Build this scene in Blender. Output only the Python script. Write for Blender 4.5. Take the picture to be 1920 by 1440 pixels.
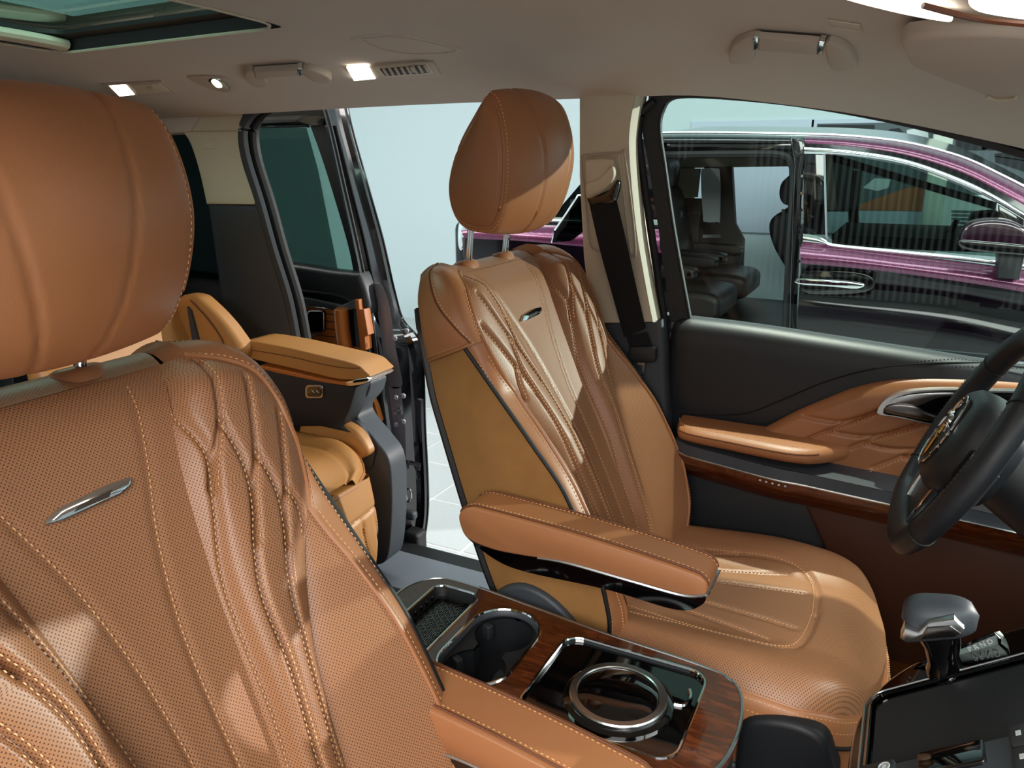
import bpy, bmesh, math, random
import numpy as np
from mathutils import Vector, Matrix

for _o in list(bpy.data.objects):
    bpy.data.objects.remove(_o, do_unlink=True)
SC = bpy.context.scene
COL = SC.collection
random.seed(4)

# ------------------------------------------------------------------ camera
CAM_F = 1450.0                       # focal length in pixels of a 1920 wide frame
CAM_YAW = math.radians(26.8)
CAM_PITCH = math.radians(16.2)
CAM_POS = Vector((0.0, -0.85, 1.48))
cam_data = bpy.data.cameras.new('camera')
cam_data.sensor_width = 36.0
cam_data.lens = 36.0 * CAM_F / 1920.0
cam_data.clip_start = 0.02
cam = bpy.data.objects.new('camera', cam_data)
cam.location = CAM_POS
cam.rotation_euler = (math.pi / 2 - CAM_PITCH, 0, CAM_YAW)
COL.objects.link(cam)
SC.camera = cam

# ------------------------------------------------------------------ world, light, exposure
SC.view_settings.view_transform = 'Standard'
SC.view_settings.look = 'None'
SC.view_settings.gamma = 1.0
SC.view_settings.use_curve_mapping = False
SC.view_settings.exposure = 0.08
W = bpy.data.worlds.new('showroom_ambience')
SC.world = W
W.use_nodes = True
W.node_tree.nodes['Background'].inputs[0].default_value = (0.88, 0.95, 1.0, 1)
W.node_tree.nodes['Background'].inputs[1].default_value = 0.42

def area(name, loc, size, power, color=(1, 1, 1), rot=(0, 0, 0), sy=None):
    l = bpy.data.lights.new(name, 'AREA')
    l.energy = power; l.color = color; l.size = size
    if sy: l.shape = 'RECTANGLE'; l.size_y = sy
    o = bpy.data.objects.new(name, l); o.location = loc; o.rotation_euler = rot
    COL.objects.link(o); return o

def spot(name, loc, target, power, angle, blend=0.3, radius=0.03, color=(1, 1, 1)):
    l = bpy.data.lights.new(name, 'SPOT')
    l.energy = power; l.color = color; l.spot_size = math.radians(angle); l.spot_blend = blend
    l.shadow_soft_size = radius
    o = bpy.data.objects.new(name, l); o.location = loc
    d = Vector(target) - Vector(loc)
    o.rotation_euler = d.to_track_quat('-Z', 'Y').to_euler()
    COL.objects.link(o); return o

LED_WALL = 0.6                       # brightness of the striped light wall across the hall
area('fill_light_passenger_side', (0.9, -3.6, 3.2), 3.4, 200, (1.0, 0.97, 0.93), rot=(math.radians(58), 0, math.radians(12)), sy=1.8)  # added fill light, brightens the cabin through the open passenger side
area('ceiling_light_panel_driver_side', (-0.6, 2.1, 4.1), 6.0, 165, (0.93, 0.98, 1.0), sy=1.2)
area('ceiling_light_panel_rear', (-4.2, 0.4, 4.1), 1.6, 170, (1.0, 0.97, 0.93), sy=3.5)
area('ceiling_light_panel_front', (3.4, -0.4, 4.1), 1.6, 320, (1.0, 0.98, 0.95), sy=3.5)
spot('track_spot_driver_window', (4.7, 5.0, 2.62), (-0.55, 0.45, 1.15), 2100, 34, 0.2, 0.03, (1.0, 0.97, 0.9))
spot('track_spot_between_cars', (-0.30, 1.76, 4.0), (-0.22, 0.70, 0.95), 800, 20, 0.3, 0.03, (1.0, 0.93, 0.8))

# ------------------------------------------------------------------ pixel to place
_f = Vector((-math.sin(CAM_YAW) * math.cos(CAM_PITCH), math.cos(CAM_YAW) * math.cos(CAM_PITCH), -math.sin(CAM_PITCH)))
_r = Vector((math.cos(CAM_YAW), math.sin(CAM_YAW), 0))
_u = _r.cross(_f)

def at(px, py, x=None, y=None, z=None):
    """the point of the plane x=, y= or z= that the photograph shows at pixel px, py"""
    d = _f + _r * ((px - 960) / CAM_F) + _u * ((720 - py) / CAM_F)
    if x is not None: t = (x - CAM_POS.x) / d.x
    elif y is not None: t = (y - CAM_POS.y) / d.y
    else: t = (z - CAM_POS.z) / d.z
    return CAM_POS + d * t

# ------------------------------------------------------------------ materials
def lin(c):
    if isinstance(c, str):
        c = c.lstrip('#'); c = [int(c[i:i + 2], 16) / 255 for i in (0, 2, 4)]
    return tuple((v / 12.92 if v <= 0.04045 else ((v + 0.055) / 1.055) ** 2.4) for v in c) + (1,)

M = {}
class NT:
    def __init__(s, name):
        m = bpy.data.materials.new(name); m.use_nodes = True
        s.m = m; s.t = m.node_tree; s.n = s.t.nodes; s.b = s.n['Principled BSDF']; M[name] = m
    def add(s, typ, **kw):
        n = s.n.new(typ)
        for k, v in kw.items():
            if k.startswith('i_'):
                n.inputs[k[2:].replace('_', ' ')].default_value = v
            else: setattr(n, k, v)
        return n
    def l(s, a, b): s.t.links.new(a, b)
    def coord(s, kind='Object'):
        return s.add('ShaderNodeTexCoord').outputs[kind]
    def bump(s, h, strength=0.2, dist=0.001):
        b = s.add('ShaderNodeBump'); b.inputs['Strength'].default_value = strength; b.inputs['Distance'].default_value = dist
        s.l(h, b.inputs['Height'])
        prev = s.b.inputs['Normal']
        if prev.links:
            s.l(prev.links[0].from_socket, b.inputs['Normal'])
        s.l(b.outputs['Normal'], s.b.inputs['Normal'])

def simple(name, col, rough=0.5, metal=0.0, spec=0.5, coat=0.0, grain=0, gs=0.15, gd=0.0006, vary=0.0, sheen=0.0, emit=None, es=0, vscale=9):
    t = NT(name); b = t.b
    b.inputs['Base Color'].default_value = lin(col); b.inputs['Roughness'].default_value = rough
    b.inputs['Metallic'].default_value = metal; b.inputs['Specular IOR Level'].default_value = spec
    b.inputs['Coat Weight'].default_value = coat; b.inputs['Coat Roughness'].default_value = 0.04
    if sheen: b.inputs['Sheen Weight'].default_value = sheen
    if emit:
        b.inputs['Emission Color'].default_value = lin(emit); b.inputs['Emission Strength'].default_value = es
    co = t.coord()
    if vary:
        n = t.add('ShaderNodeTexNoise'); n.inputs['Scale'].default_value = vscale; n.inputs['Detail'].default_value = 4
        t.l(co, n.inputs['Vector'])
        mx = t.add('ShaderNodeMix', data_type='RGBA'); c = lin(col)
        mx.inputs['A'].default_value = tuple(v * (1 - vary) for v in c[:3]) + (1,)
        mx.inputs['B'].default_value = tuple(min(1, v * (1 + vary)) for v in c[:3]) + (1,)
        t.l(n.outputs['Fac'], mx.inputs['Factor']); t.l(mx.outputs['Result'], b.inputs['Base Color'])
    if grain:
        n = t.add('ShaderNodeTexVoronoi'); n.inputs['Scale'].default_value = grain; t.l(co, n.inputs['Vector'])
        t.bump(n.outputs['Distance'], gs, gd)
    return t

def perforated(name, col, hole, a=0.0043, b=0.0048, r=0.00062, rough=0.42):
    """leather with a staggered grid of punched holes, laid out in metres in the UV map"""
    t = simple(name, col, rough, grain=900, gs=0.12, gd=0.0004)
    uv = t.coord('UV'); outs = []
    for off in (0.0, 0.5):
        m = t.add('ShaderNodeVectorMath', operation='MULTIPLY_ADD'); m.inputs[1].default_value = (1 / a, 1 / b, 0); m.inputs[2].default_value = (off, off, 0)
        t.l(uv, m.inputs[0])
        f = t.add('ShaderNodeVectorMath', operation='FRACTION'); t.l(m.outputs[0], f.inputs[0])
        s = t.add('ShaderNodeVectorMath', operation='SUBTRACT'); s.inputs[1].default_value = (0.5, 0.5, 0); t.l(f.outputs[0], s.inputs[0])
        k = t.add('ShaderNodeVectorMath', operation='MULTIPLY'); k.inputs[1].default_value = (a, b, 0); t.l(s.outputs[0], k.inputs[0])
        le = t.add('ShaderNodeVectorMath', operation='LENGTH'); t.l(k.outputs[0], le.inputs[0]); outs.append(le.outputs['Value'])
    mn = t.add('ShaderNodeMath', operation='MINIMUM'); t.l(outs[0], mn.inputs[0]); t.l(outs[1], mn.inputs[1])
    mr = t.add('ShaderNodeMapRange', interpolation_type='SMOOTHSTEP'); mr.inputs['From Min'].default_value = r * 0.75; mr.inputs['From Max'].default_value = r * 1.3
    t.l(mn.outputs[0], mr.inputs['Value'])
    mx = t.add('ShaderNodeMix', data_type='RGBA'); mx.inputs['A'].default_value = lin(hole); mx.inputs['B'].default_value = lin(col)
    t.l(mr.outputs['Result'], mx.inputs['Factor']); t.l(mx.outputs['Result'], t.b.inputs['Base Color'])
    t.bump(mr.outputs['Result'], 0.6, 0.0006)
    return t

TAN = '#a97049'
simple('leather_tan', TAN, 0.4, grain=1100, gs=0.18, gd=0.0005, vary=0.05)
perforated('leather_perforated', '#a47350', '#50301e')
simple('leather_camel', '#b98247', 0.42, grain=1100, gs=0.18, gd=0.0005, vary=0.05)
simple('leather_groove', '#6b3a1c', 0.6)
simple('thread', '#f0bc86', 0.6)
simple('thread_dark', '#3c3a3a', 0.6)
simple('thread_light', '#e0b088', 0.6)
t = simple('suede', '#9d7142', 0.95, spec=0.1, vary=0.2, sheen=0.08, vscale=22)
n = t.add('ShaderNodeTexNoise'); n.inputs['Scale'].default_value = 1500; t.l(t.coord(), n.inputs['Vector']); t.bump(n.outputs['Fac'], 0.25, 0.0006)
simple('leather_black', '#24272c', 0.45, grain=1000, gs=0.2, gd=0.0005)
simple('soft_plastic_black', '#1c1e22', 0.5, grain=1400, gs=0.2, gd=0.0003)
simple('soft_plastic_charcoal', '#3c4148', 0.5, grain=1400, gs=0.15, gd=0.0003)
simple('plastic_grey_satin', '#6c727a', 0.42, grain=1600, gs=0.1, gd=0.0003)
simple('rubber', '#0d0e10', 0.6)
simple('rubber_grey', '#3a3e43', 0.55)
simple('gloss_black', '#040405', 0.06, coat=1.0)
simple('black_paint', '#06060a', 0.12, coat=1.0)
simple('chrome', '#e6eaec', 0.07, metal=1.0)
simple('satin_chrome', '#c6cacc', 0.26, metal=1.0)
simple('dark_chrome', '#6f6c6a', 0.22, metal=1.0)
simple('gold', '#d5a45a', 0.2, metal=1.0)
simple('carpet', '#16171a', 0.95, spec=0.1, grain=700, gs=0.6, gd=0.002)
simple('carpet_brown', '#5d3215', 0.95, spec=0.1, grain=700, gs=0.6, gd=0.002)
simple('headliner', '#c9bfb5', 0.95, spec=0.15, grain=1700, gs=0.15, gd=0.0004, vary=0.03)
simple('trim_beige', '#cfc5b0', 0.6, grain=1500, gs=0.1, gd=0.0003)
simple('trim_taupe', '#bdafa1', 0.6, grain=1500, gs=0.1, gd=0.0003)
simple('belt_webbing', '#17181d', 0.75, spec=0.3)
simple('red_plastic', '#d8281c', 0.4)
simple('lamp_lens', '#ffffff', 0.3, emit='#fff6e6', es=9)
simple('lamp_lens_warm', '#ffffff', 0.3, emit='#fff0c8', es=9)
simple('wall_paint', '#c9dade', 0.85, spec=0.2)
simple('ceiling_paint', '#b4c6be', 0.9, spec=0.2)
simple('ceiling_beam', '#b9c6bd', 0.8, spec=0.2)
simple('amber_led', '#ffb000', 0.4, emit='#ffb400', es=2.5)
simple('button_black', '#2b2e31', 0.45)
simple('print_white', '#c6cacc', 0.6)
simple('paper_white', '#d6dee2', 0.7)
simple('paper_blue_white', '#c3cfe0', 0.7)
simple('print_grey', '#59646a', 0.8)
simple('print_dark', '#22282c', 0.8)
simple('print_orange', '#b8683c', 0.8)
simple('column_paint', '#d5ded3', 0.7)
simple('trim_brown', '#3b1c0c', 0.5)
simple('wood_orange', '#b2662a', 0.35, coat=0.4)
simple('plate_silver', '#7d8b87', 0.35, metal=0.3)
simple('grey_primer', '#8c8893', 0.3, coat=0.5)

# walnut
t = simple('walnut', '#5a2a14', 0.16, coat=1.0)
co = t.coord()
mp = t.add('ShaderNodeMapping'); mp.inputs['Scale'].default_value = (9, 46, 40); mp.inputs['Rotation'].default_value = (0, 0, 0.5); t.l(co, mp.inputs['Vector'])
n1 = t.add('ShaderNodeTexNoise'); n1.inputs['Scale'].default_value = 2.2; n1.inputs['Detail'].default_value = 8; n1.inputs['Distortion'].default_value = 1.4
t.l(mp.outputs[0], n1.inputs['Vector'])
cr = t.add('ShaderNodeValToRGB'); e = cr.color_ramp.elements
e[0].position = 0.28; e[0].color = lin('#34170b'); e[1].position = 0.75; e[1].color = lin('#70391c')
x = cr.color_ramp.elements.new(0.5); x.color = lin('#552813')
t.l(n1.outputs['Fac'], cr.inputs['Fac']); t.l(cr.outputs['Color'], t.b.inputs['Base Color'])

# striped light wall
t = simple('led_stripes', '#101214', 0.5)
sx = t.add('ShaderNodeSeparateXYZ'); t.l(t.coord(), sx.inputs[0])
wv = t.add('ShaderNodeMath', operation='MULTIPLY'); wv.inputs[1].default_value = 2 * math.pi / 0.06; t.l(sx.outputs['X'], wv.inputs[0])
sn_ = t.add('ShaderNodeMath', operation='SINE'); t.l(wv.outputs[0], sn_.inputs[0])
mr = t.add('ShaderNodeMapRange', interpolation_type='SMOOTHSTEP'); mr.inputs['From Min'].default_value = -0.1; mr.inputs['From Max'].default_value = 0.35; mr.inputs['To Min'].default_value = 0.03; mr.inputs['To Max'].default_value = 1.0
t.l(sn_.outputs[0], mr.inputs['Value'])
em = t.add('ShaderNodeMath', operation='MULTIPLY'); em.inputs[1].default_value = LED_WALL; t.l(mr.outputs[0], em.inputs[0])
t.b.inputs['Emission Color'].default_value = (1.0, 0.98, 0.95, 1); t.l(em.outputs[0], t.b.inputs['Emission Strength'])

# metallic plum paint
t = simple('plum_paint', '#7a2f55', 0.34, metal=0.6, coat=1.0)
n1 = t.add('ShaderNodeTexNoise'); n1.inputs['Scale'].default_value = 260; n1.inputs['Detail'].default_value = 2; t.l(t.coord(), n1.inputs['Vector'])
cr = t.add('ShaderNodeValToRGB'); e = cr.color_ramp.elements
e[0].position = 0.35; e[0].color = lin('#4c1738'); e[1].position = 0.7; e[1].color = lin('#8a3f6b')
t.l(n1.outputs['Fac'], cr.inputs['Fac']); t.l(cr.outputs['Color'], t.b.inputs['Base Color'])
simple('plum_black_paint', '#0b050c', 0.12, spec=0.3, coat=0.35)
simple('plum_dark_paint', '#2a0d20', 0.15, coat=1.0, metal=0.3)
simple('showcar_leather', '#1d1b1c', 0.45)
simple('showcar_trim', '#211917', 0.5)
simple('showcar_beige', '#a39c8e', 0.8)

# floor tiles are built; this is their surface
simple('tile_stone', '#c3c7c8', 0.45, vary=0.06, vscale=60)
simple('tile_grout', '#e2e2de', 0.8)

def pane(name, tint, gloss=0.014, rough=0.0):
    m = bpy.data.materials.new(name); m.use_nodes = True; t = m.node_tree; t.nodes.clear()
    o = t.nodes.new('ShaderNodeOutputMaterial'); tr = t.nodes.new('ShaderNodeBsdfTransparent'); g = t.nodes.new('ShaderNodeBsdfGlossy')
    tr.inputs['Color'].default_value = lin(tint); g.inputs['Roughness'].default_value = rough
    lw = t.nodes.new('ShaderNodeLayerWeight'); lw.inputs['Blend'].default_value = 0.5
    pw = t.nodes.new('ShaderNodeMath'); pw.operation = 'POWER'; pw.inputs[1].default_value = 5.0; t.links.new(lw.outputs['Facing'], pw.inputs[0])
    fr = t.nodes.new('ShaderNodeMath'); fr.operation = 'MULTIPLY_ADD'; fr.inputs[1].default_value = 0.9; fr.inputs[2].default_value = gloss; t.links.new(pw.outputs[0], fr.inputs[0])
    mx = t.nodes.new('ShaderNodeMixShader')
    t.links.new(fr.outputs[0], mx.inputs[0]); t.links.new(tr.outputs[0], mx.inputs[1]); t.links.new(g.outputs[0], mx.inputs[2]); t.links.new(mx.outputs[0], o.inputs[0])
    M[name] = m
pane('window_glass', '#f2fbf8')
pane('tinted_glass', '#b4c8c2')
pane('blind_mesh', '#a9b0ae', 0.01)
pane('dark_glass', '#44504e')
pane('roof_glass', '#c6e0d8')

# ------------------------------------------------------------------ geometry helpers
def V(*a): return Vector(a)

class G:
    """collects faces of one mesh object"""
    def __init__(s): s.v = []; s.f = []; s.uv = []
    def add(s, vs, fs, uvs=None):
        o = len(s.v); s.v += [tuple(p) for p in vs]; s.f += [tuple(i + o for i in f) for f in fs]
        s.uv += uvs if uvs else [(p[0], p[1]) for p in vs]
        return s
    def grid(s, fn, us, vs, uvfn=None, cu=False, cv=False, flip=False):
        nu, nv = len(us), len(vs); P = []; U = []
        for b in vs:
            for a in us:
                P.append(tuple(fn(a, b))); U.append(uvfn(a, b) if uvfn else (a, b))
        F = []
        for j in range(nv if cv else nv - 1):
            for i in range(nu if cu else nu - 1):
                a = j * nu + i; b = j * nu + (i + 1) % nu; c = ((j + 1) % nv) * nu + (i + 1) % nu; d = ((j + 1) % nv) * nu + i
                F.append((d, c, b, a) if flip else (a, b, c, d))
        return s.add(P, F, U)
    def box(s, c, d, rot=None):
        c = Vector(c); hx, hy, hz = d[0] / 2, d[1] / 2, d[2] / 2
        P = [Vector((x, y, z)) for x in (-hx, hx) for y in (-hy, hy) for z in (-hz, hz)]
        if rot is not None: P = [rot @ p for p in P]
        return s.add([p + c for p in P], [(0, 1, 3, 2), (4, 6, 7, 5), (0, 4, 5, 1), (2, 3, 7, 6), (0, 2, 6, 4), (1, 5, 7, 3)])
    def rbox(s, c, d, r, rot=None, seg=3):
        b = bmesh.new(); bmesh.ops.create_cube(b, size=1)
        for v in b.verts: v.co = Vector((v.co.x * d[0], v.co.y * d[1], v.co.z * d[2]))
        bmesh.ops.bevel(b, geom=b.edges[:], offset=min(r, 0.49 * min(d)), segments=seg, profile=0.5, affect='EDGES')
        s.bm(b, Matrix.Translation(Vector(c)) @ (rot.to_4x4() if rot is not None else Matrix()))
        return s
    def bm(s, b, mtx=None):
        b.verts.ensure_lookup_table(); b.verts.index_update()
        s.add([(mtx @ v.co if mtx else v.co) for v in b.verts], [[v.index for v in f.verts] for f in b.faces]); b.free()
        return s
    def tube(s, path, r, n=8, closed=False, caps=True, ry=None, up=None):
        path = [Vector(p) for p in path]; N = len(path); rings = []
        for i, p in enumerate(path):
            a = path[(i - 1) % N] if (closed or i) else p; b = path[(i + 1) % N] if (closed or i < N - 1) else p
            t = (b - a).normalized(); rr = r[i] if hasattr(r, '__len__') else r
            q = Vector(up) if up is not None else (Vector((0, 0, 1)) if abs(t.z) < 0.9 else Vector((1, 0, 0)))
            x = t.cross(q).normalized(); y = x.cross(t).normalized()
            k = (ry / r if ry and not hasattr(r, '__len__') else (ry or 1))
            rings.append([p + x * (rr * math.cos(2 * math.pi * j / n)) + y * (rr * k * math.sin(2 * math.pi * j / n)) for j in range(n)])
        return s.loft(rings, closed, caps)
    def loft(s, rings, closed=False, caps=True):
        n = len(rings[0]); N = len(rings); P = [p for q in rings for p in q]; F = []
        for i in range(N if closed else N - 1):
            k = (i + 1) % N
            for j in range(n):
                F.append((i * n + j, i * n + (j + 1) % n, k * n + (j + 1) % n, k * n + j))
        if caps and not closed:
            F.append(tuple(range(n - 1, -1, -1))); F.append(tuple((N - 1) * n + j for j in range(n)))
        return s.add(P, F)
    def slab(s, pts, d, bevel=0.0, seg=2, back=True):
        """outline pts extruded by vector d; the pts side gets the bevel"""
        b = bmesh.new(); vs = [b.verts.new(p) for p in pts]
        f = b.faces.new(vs); r = bmesh.ops.extrude_face_region(b, geom=[f])
        nv = [e for e in r['geom'] if isinstance(e, bmesh.types.BMVert)]
        bmesh.ops.translate(b, verts=nv, vec=Vector(d))
        if bevel > 0:
            es = [e for e in b.edges if all(v in vs for v in e.verts)]
            bmesh.ops.bevel(b, geom=es, offset=bevel, segments=seg, profile=0.5, affect='EDGES', clamp_overlap=True)
        bmesh.ops.recalc_face_normals(b, faces=b.faces[:])
        return s.bm(b)
    def ring(s, outer, inner, d, ):
        """frame between two outlines of equal length, extruded by d"""
        n = len(outer); d = Vector(d); O = [Vector(p) for p in outer]; I = [Vector(p) for p in inner]
        P = O + I + [p + d for p in O] + [p + d for p in I]; F = []
        for i in range(n):
            j = (i + 1) % n
            F += [(i, j, n + j, n + i), (2 * n + i, 3 * n + i, 3 * n + j, 2 * n + j), (i, 2 * n + i, 2 * n + j, j), (n + i, n + j, 3 * n + j, 3 * n + i)]
        return s.add(P, F)
    def lathe(s, prof, c, axis=(0, 0, 1), n=32):
        ax = Vector(axis).normalized(); q = Vector((1, 0, 0)) if abs(ax.x) < 0.9 else Vector((0, 1, 0))
        x = ax.cross(q).normalized(); y = ax.cross(x); c = Vector(c)
        return s.loft([[c + ax * h + (x * math.cos(2 * math.pi * j / n) + y * math.sin(2 * math.pi * j / n)) * max(r, 1e-5) for j in range(n)] for r, h in prof])
    def build(s, name, mat, parent=None, smooth=True, angle=35, fix=False):
        me = bpy.data.meshes.new(name); me.from_pydata(s.v, [], s.f)
        if fix:
            b = bmesh.new(); b.from_mesh(me); bmesh.ops.recalc_face_normals(b, faces=b.faces[:]); b.to_mesh(me); b.free()
        lay = me.uv_layers.new(name='UVMap')
        vi = np.empty(len(me.loops), dtype=np.int32); me.loops.foreach_get('vertex_index', vi)
        uva = np.array([(float(a), float(b_)) for a, b_ in s.uv], dtype=np.float32)
        lay.data.foreach_set('uv', uva[vi].ravel())
        me.materials.append(M[mat])
        if smooth:
            me.polygons.foreach_set('use_smooth', [True] * len(me.polygons))
            me.set_sharp_from_angle(angle=math.radians(angle))
        me.update()
        o = bpy.data.objects.new(name, me); COL.objects.link(o)
        if parent is not None: o.parent = parent
        return o

def thing(name, label, cat, loc=(0, 0, 0), group=None, kind=None):
    o = bpy.data.objects.new(name, None); o.empty_display_size = 0.05; o.location = loc; COL.objects.link(o)
    return tag(o, label, cat, group, kind)
def tag(o, label, cat=None, group=None, kind=None):
    o['label'] = label
    if cat: o['category'] = cat
    if group: o['group'] = group
    if kind: o['kind'] = kind
    return o
def put(root):
    """children were built in world space: keep them there under the root's offset"""
    inv = Matrix.Translation(-root.location)
    for c in root.children:
        c.matrix_parent_inverse = inv

def lsp(a, b, n): return [a + (b - a) * i / (n - 1) for i in range(n)]
def hermite(pts):
    """smooth interpolator through (x, y) points"""
    X = [p[0] for p in pts]; Y = [p[1] for p in pts]; n = len(X)
    D = [(Y[i + 1] - Y[i]) / (X[i + 1] - X[i]) for i in range(n - 1)]
    S = [D[0]] + [0 if D[i - 1] * D[i] <= 0 else 2 * D[i - 1] * D[i] / (D[i - 1] + D[i]) for i in range(1, n - 1)] + [D[-1]]
    def f(x):
        if x <= X[0]: return Y[0]
        if x >= X[-1]: return Y[-1]
        i = 0
        while x > X[i + 1]: i += 1
        h = X[i + 1] - X[i]; t = (x - X[i]) / h
        return Y[i] * (2 * t**3 - 3 * t * t + 1) + h * S[i] * (t**3 - 2 * t * t + t) + Y[i + 1] * (-2 * t**3 + 3 * t * t) + h * S[i + 1] * (t**3 - t * t)
    return f
def cr(pts, k=8, closed=False):
    """Catmull-Rom through points, k steps a span"""
    P = [Vector(p) for p in pts]; n = len(P); out = []
    for i in range(n if closed else n - 1):
        a, b, c, d = (P[(i + o) % n] if closed else P[min(max(i + o, 0), n - 1)] for o in (-1, 0, 1, 2))
        for j in range(k):
            t = j / k
            out.append(0.5 * ((2 * b) + (c - a) * t + (2 * a - 5 * b + 4 * c - d) * t * t + (3 * b - a - 3 * c + d) * t**3))
    if not closed: out.append(P[-1])
    return out
def rrect(x0, x1, y0, y1, r, n=6):
    out = []
    for cx, cy, a0 in ((x1 - r, y1 - r, 0), (x0 + r, y1 - r, 90), (x0 + r, y0 + r, 180), (x1 - r, y0 + r, 270)):
        for i in range(n + 1):
            a = math.radians(a0 + 90 * i / n); out.append((cx + r * math.cos(a), cy + r * math.sin(a)))
    return out
def resample(path, step):
    path = [Vector(p) for p in path]; out = []; need = 0.0
    for a, b in zip(path, path[1:]):
        L = (b - a).length
        if L < 1e-9: continue
        d = need
        while d <= L:
            out.append((a + (b - a) * (d / L), (b - a) / L)); d += step
        need = d - L
    return out
def stitches(g, path, nrm, length=0.0042, gap=0.0026, w=0.0011, h=0.0009):
    """a run of little thread stitches along a 3D path; nrm(i) or a vector is the surface normal"""
    for p, t in resample(path, length + gap):
        n = Vector(nrm) if not callable(nrm) else nrm(p)
        x = t.cross(n).normalized(); n = x.cross(t)
        a, b = p - t * length / 2, p + t * length / 2; m1, m2 = p - t * length * 0.28 + n * h, p + t * length * 0.28 + n * h
        g.add([a, m1 - x * w / 2, m1 + x * w / 2, m2 - x * w / 2, m2 + x * w / 2, b, p - x * w / 2, p + x * w / 2],
              [(0, 2, 1), (1, 2, 4, 3), (3, 4, 5), (0, 1, 6), (1, 3, 6), (3, 5, 6), (0, 7, 2), (2, 7, 4), (4, 7, 5)])
    return g
def smooth01(x): x = max(0.0, min(1.0, x)); return x * x * (3 - 2 * x)
# ================================================================== SHOWROOM (setting)
ROOM_X0, ROOM_X1, ROOM_Y0, ROOM_Y1 = -6.0, 6.5, -5.5, 5.3
TILE = 0.37
TX0, TY0, TNX, TNY = -1.41 - 7 * TILE, 1.50 - 2 * TILE, 10, 9
g = G()                                   # screed: everything but the tiled strip built piece by piece
for (x0, x1, y0, y1) in ((ROOM_X0, TX0, ROOM_Y0, ROOM_Y1), (TX0 + TNX * TILE, ROOM_X1, ROOM_Y0, ROOM_Y1),
                         (TX0, TX0 + TNX * TILE, ROOM_Y0, TY0), (TX0, TX0 + TNX * TILE, TY0 + TNY * TILE, ROOM_Y1)):
    g.box(((x0 + x1) / 2, (y0 + y1) / 2, -0.05), (x1 - x0, y1 - y0, 0.1))
floor = tag(g.build('floor', 'tile_stone', smooth=False), 'pale grey tiled showroom floor outside the open sliding door', 'floor', kind='structure')
g = G().box((TX0 + TNX * TILE / 2, TY0 + TNY * TILE / 2, -0.053), (TNX * TILE, TNY * TILE, 0.1))
g.build('grout', 'tile_grout', floor, smooth=False)
tile_mesh = None
for i in range(TNX):
    for j in range(TNY):
        if tile_mesh is None:
            o = G().slab([(a, b, 0) for a, b in rrect(-TILE / 2 + .005, TILE / 2 - .005, -TILE / 2 + .005, TILE / 2 - .005, .004, 1)], (0, 0, -.02), 0.002, 1).build('tile', 'tile_stone', floor)
            tile_mesh = o.data
        else:
            o = bpy.data.objects.new('tile', tile_mesh); COL.objects.link(o); o.parent = floor
        o.location = (TX0 + (i + .5) * TILE, TY0 + (j + .5) * TILE, 0)

g = G().box(((ROOM_X0 + ROOM_X1) / 2, ROOM_Y1 + .1, 2.1), (ROOM_X1 - ROOM_X0, .2, 4.4))
tag(g.build('wall_back', 'wall_paint', smooth=False), 'bright white showroom wall behind the plum van', 'wall', kind='structure')
g = G().box((ROOM_X0 - .1, (ROOM_Y0 + ROOM_Y1) / 2, 2.1), (.2, ROOM_Y1 - ROOM_Y0, 4.4))
tag(g.build('wall_left', 'wall_paint', smooth=False), 'white showroom wall beyond the tail of the van', 'wall', kind='structure')
g = G().box(((ROOM_X0 + ROOM_X1) / 2, 0, 4.35), (ROOM_X1 - ROOM_X0, ROOM_Y1 - ROOM_Y0, .1))
ceil = tag(g.build('ceiling', 'ceiling_paint', smooth=False), 'grey green showroom ceiling seen through the glass roof', 'ceiling', kind='structure')
for k, y in enumerate((-3.2, -.9, 1.5, 3.9)):
    G().rbox((0.2, y, 4.2), (12.0, .26, .22), .02).build('beam', 'ceiling_beam', ceil)
for k, x in enumerate((-5.2, -3.3, 1.0, 4.0)):
    G().rbox((x, 0, 4.24), (.34, 10.4, .14), .02).build('cross_beam', 'ceiling_beam', ceil)
tag(G().rbox((0.125, 5.22, 1.6), (.12, .14, 3.2), .015).build('column', 'column_paint'), 'pale green square column on the showroom wall between the posters', 'column')

def track_spot(loc, aim, label):
    r = thing('track_spotlight', label, 'spotlight', loc, 'black track spotlights under the showroom ceiling')
    d = (Vector(aim) - Vector(loc)).normalized()
    o = G().tube([-d * .1, d * .1], .05, 14).build('lamp_body', 'gloss_black', r)
    G().lathe([(.046, 0), (.046, .006), (.0, .007)], d * .1, d, 14).build('lamp_lens', 'lamp_lens', r)
    G().tube([(0, 0, .03), (0, 0, 4.3 - loc[2])], .012, 8).build('stem', 'gloss_black', r)
    return r
track_spot((-2.62, 1.72, 3.9), (-2.2, 2.5, 2.5), 'black track spotlight near the round mesh panel, left of the two')
track_spot((-2.0, 1.32, 3.9), (-1.6, 2.2, 2.5), 'black track spotlight in front of the mesh panel, right of the two')
# striped light wall across the hall, behind the photographer
lw_ = thing('led_wall', 'striped led light wall across the showroom behind the camera', 'light wall', (.3, -5.3, .3))
o = G().rbox((.3, -5.36, 1.75), (7.6, .08, 3.2), .01).build('wall_cabinet', 'soft_plastic_black', lw_); o.matrix_parent_inverse = Matrix.Translation(-lw_.location)
o = G().box((.3, -5.31, 1.75), (7.4, .02, 3.0)).build('led_face', 'led_stripes', lw_, smooth=False); o.matrix_parent_inverse = Matrix.Translation(-lw_.location)
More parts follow.
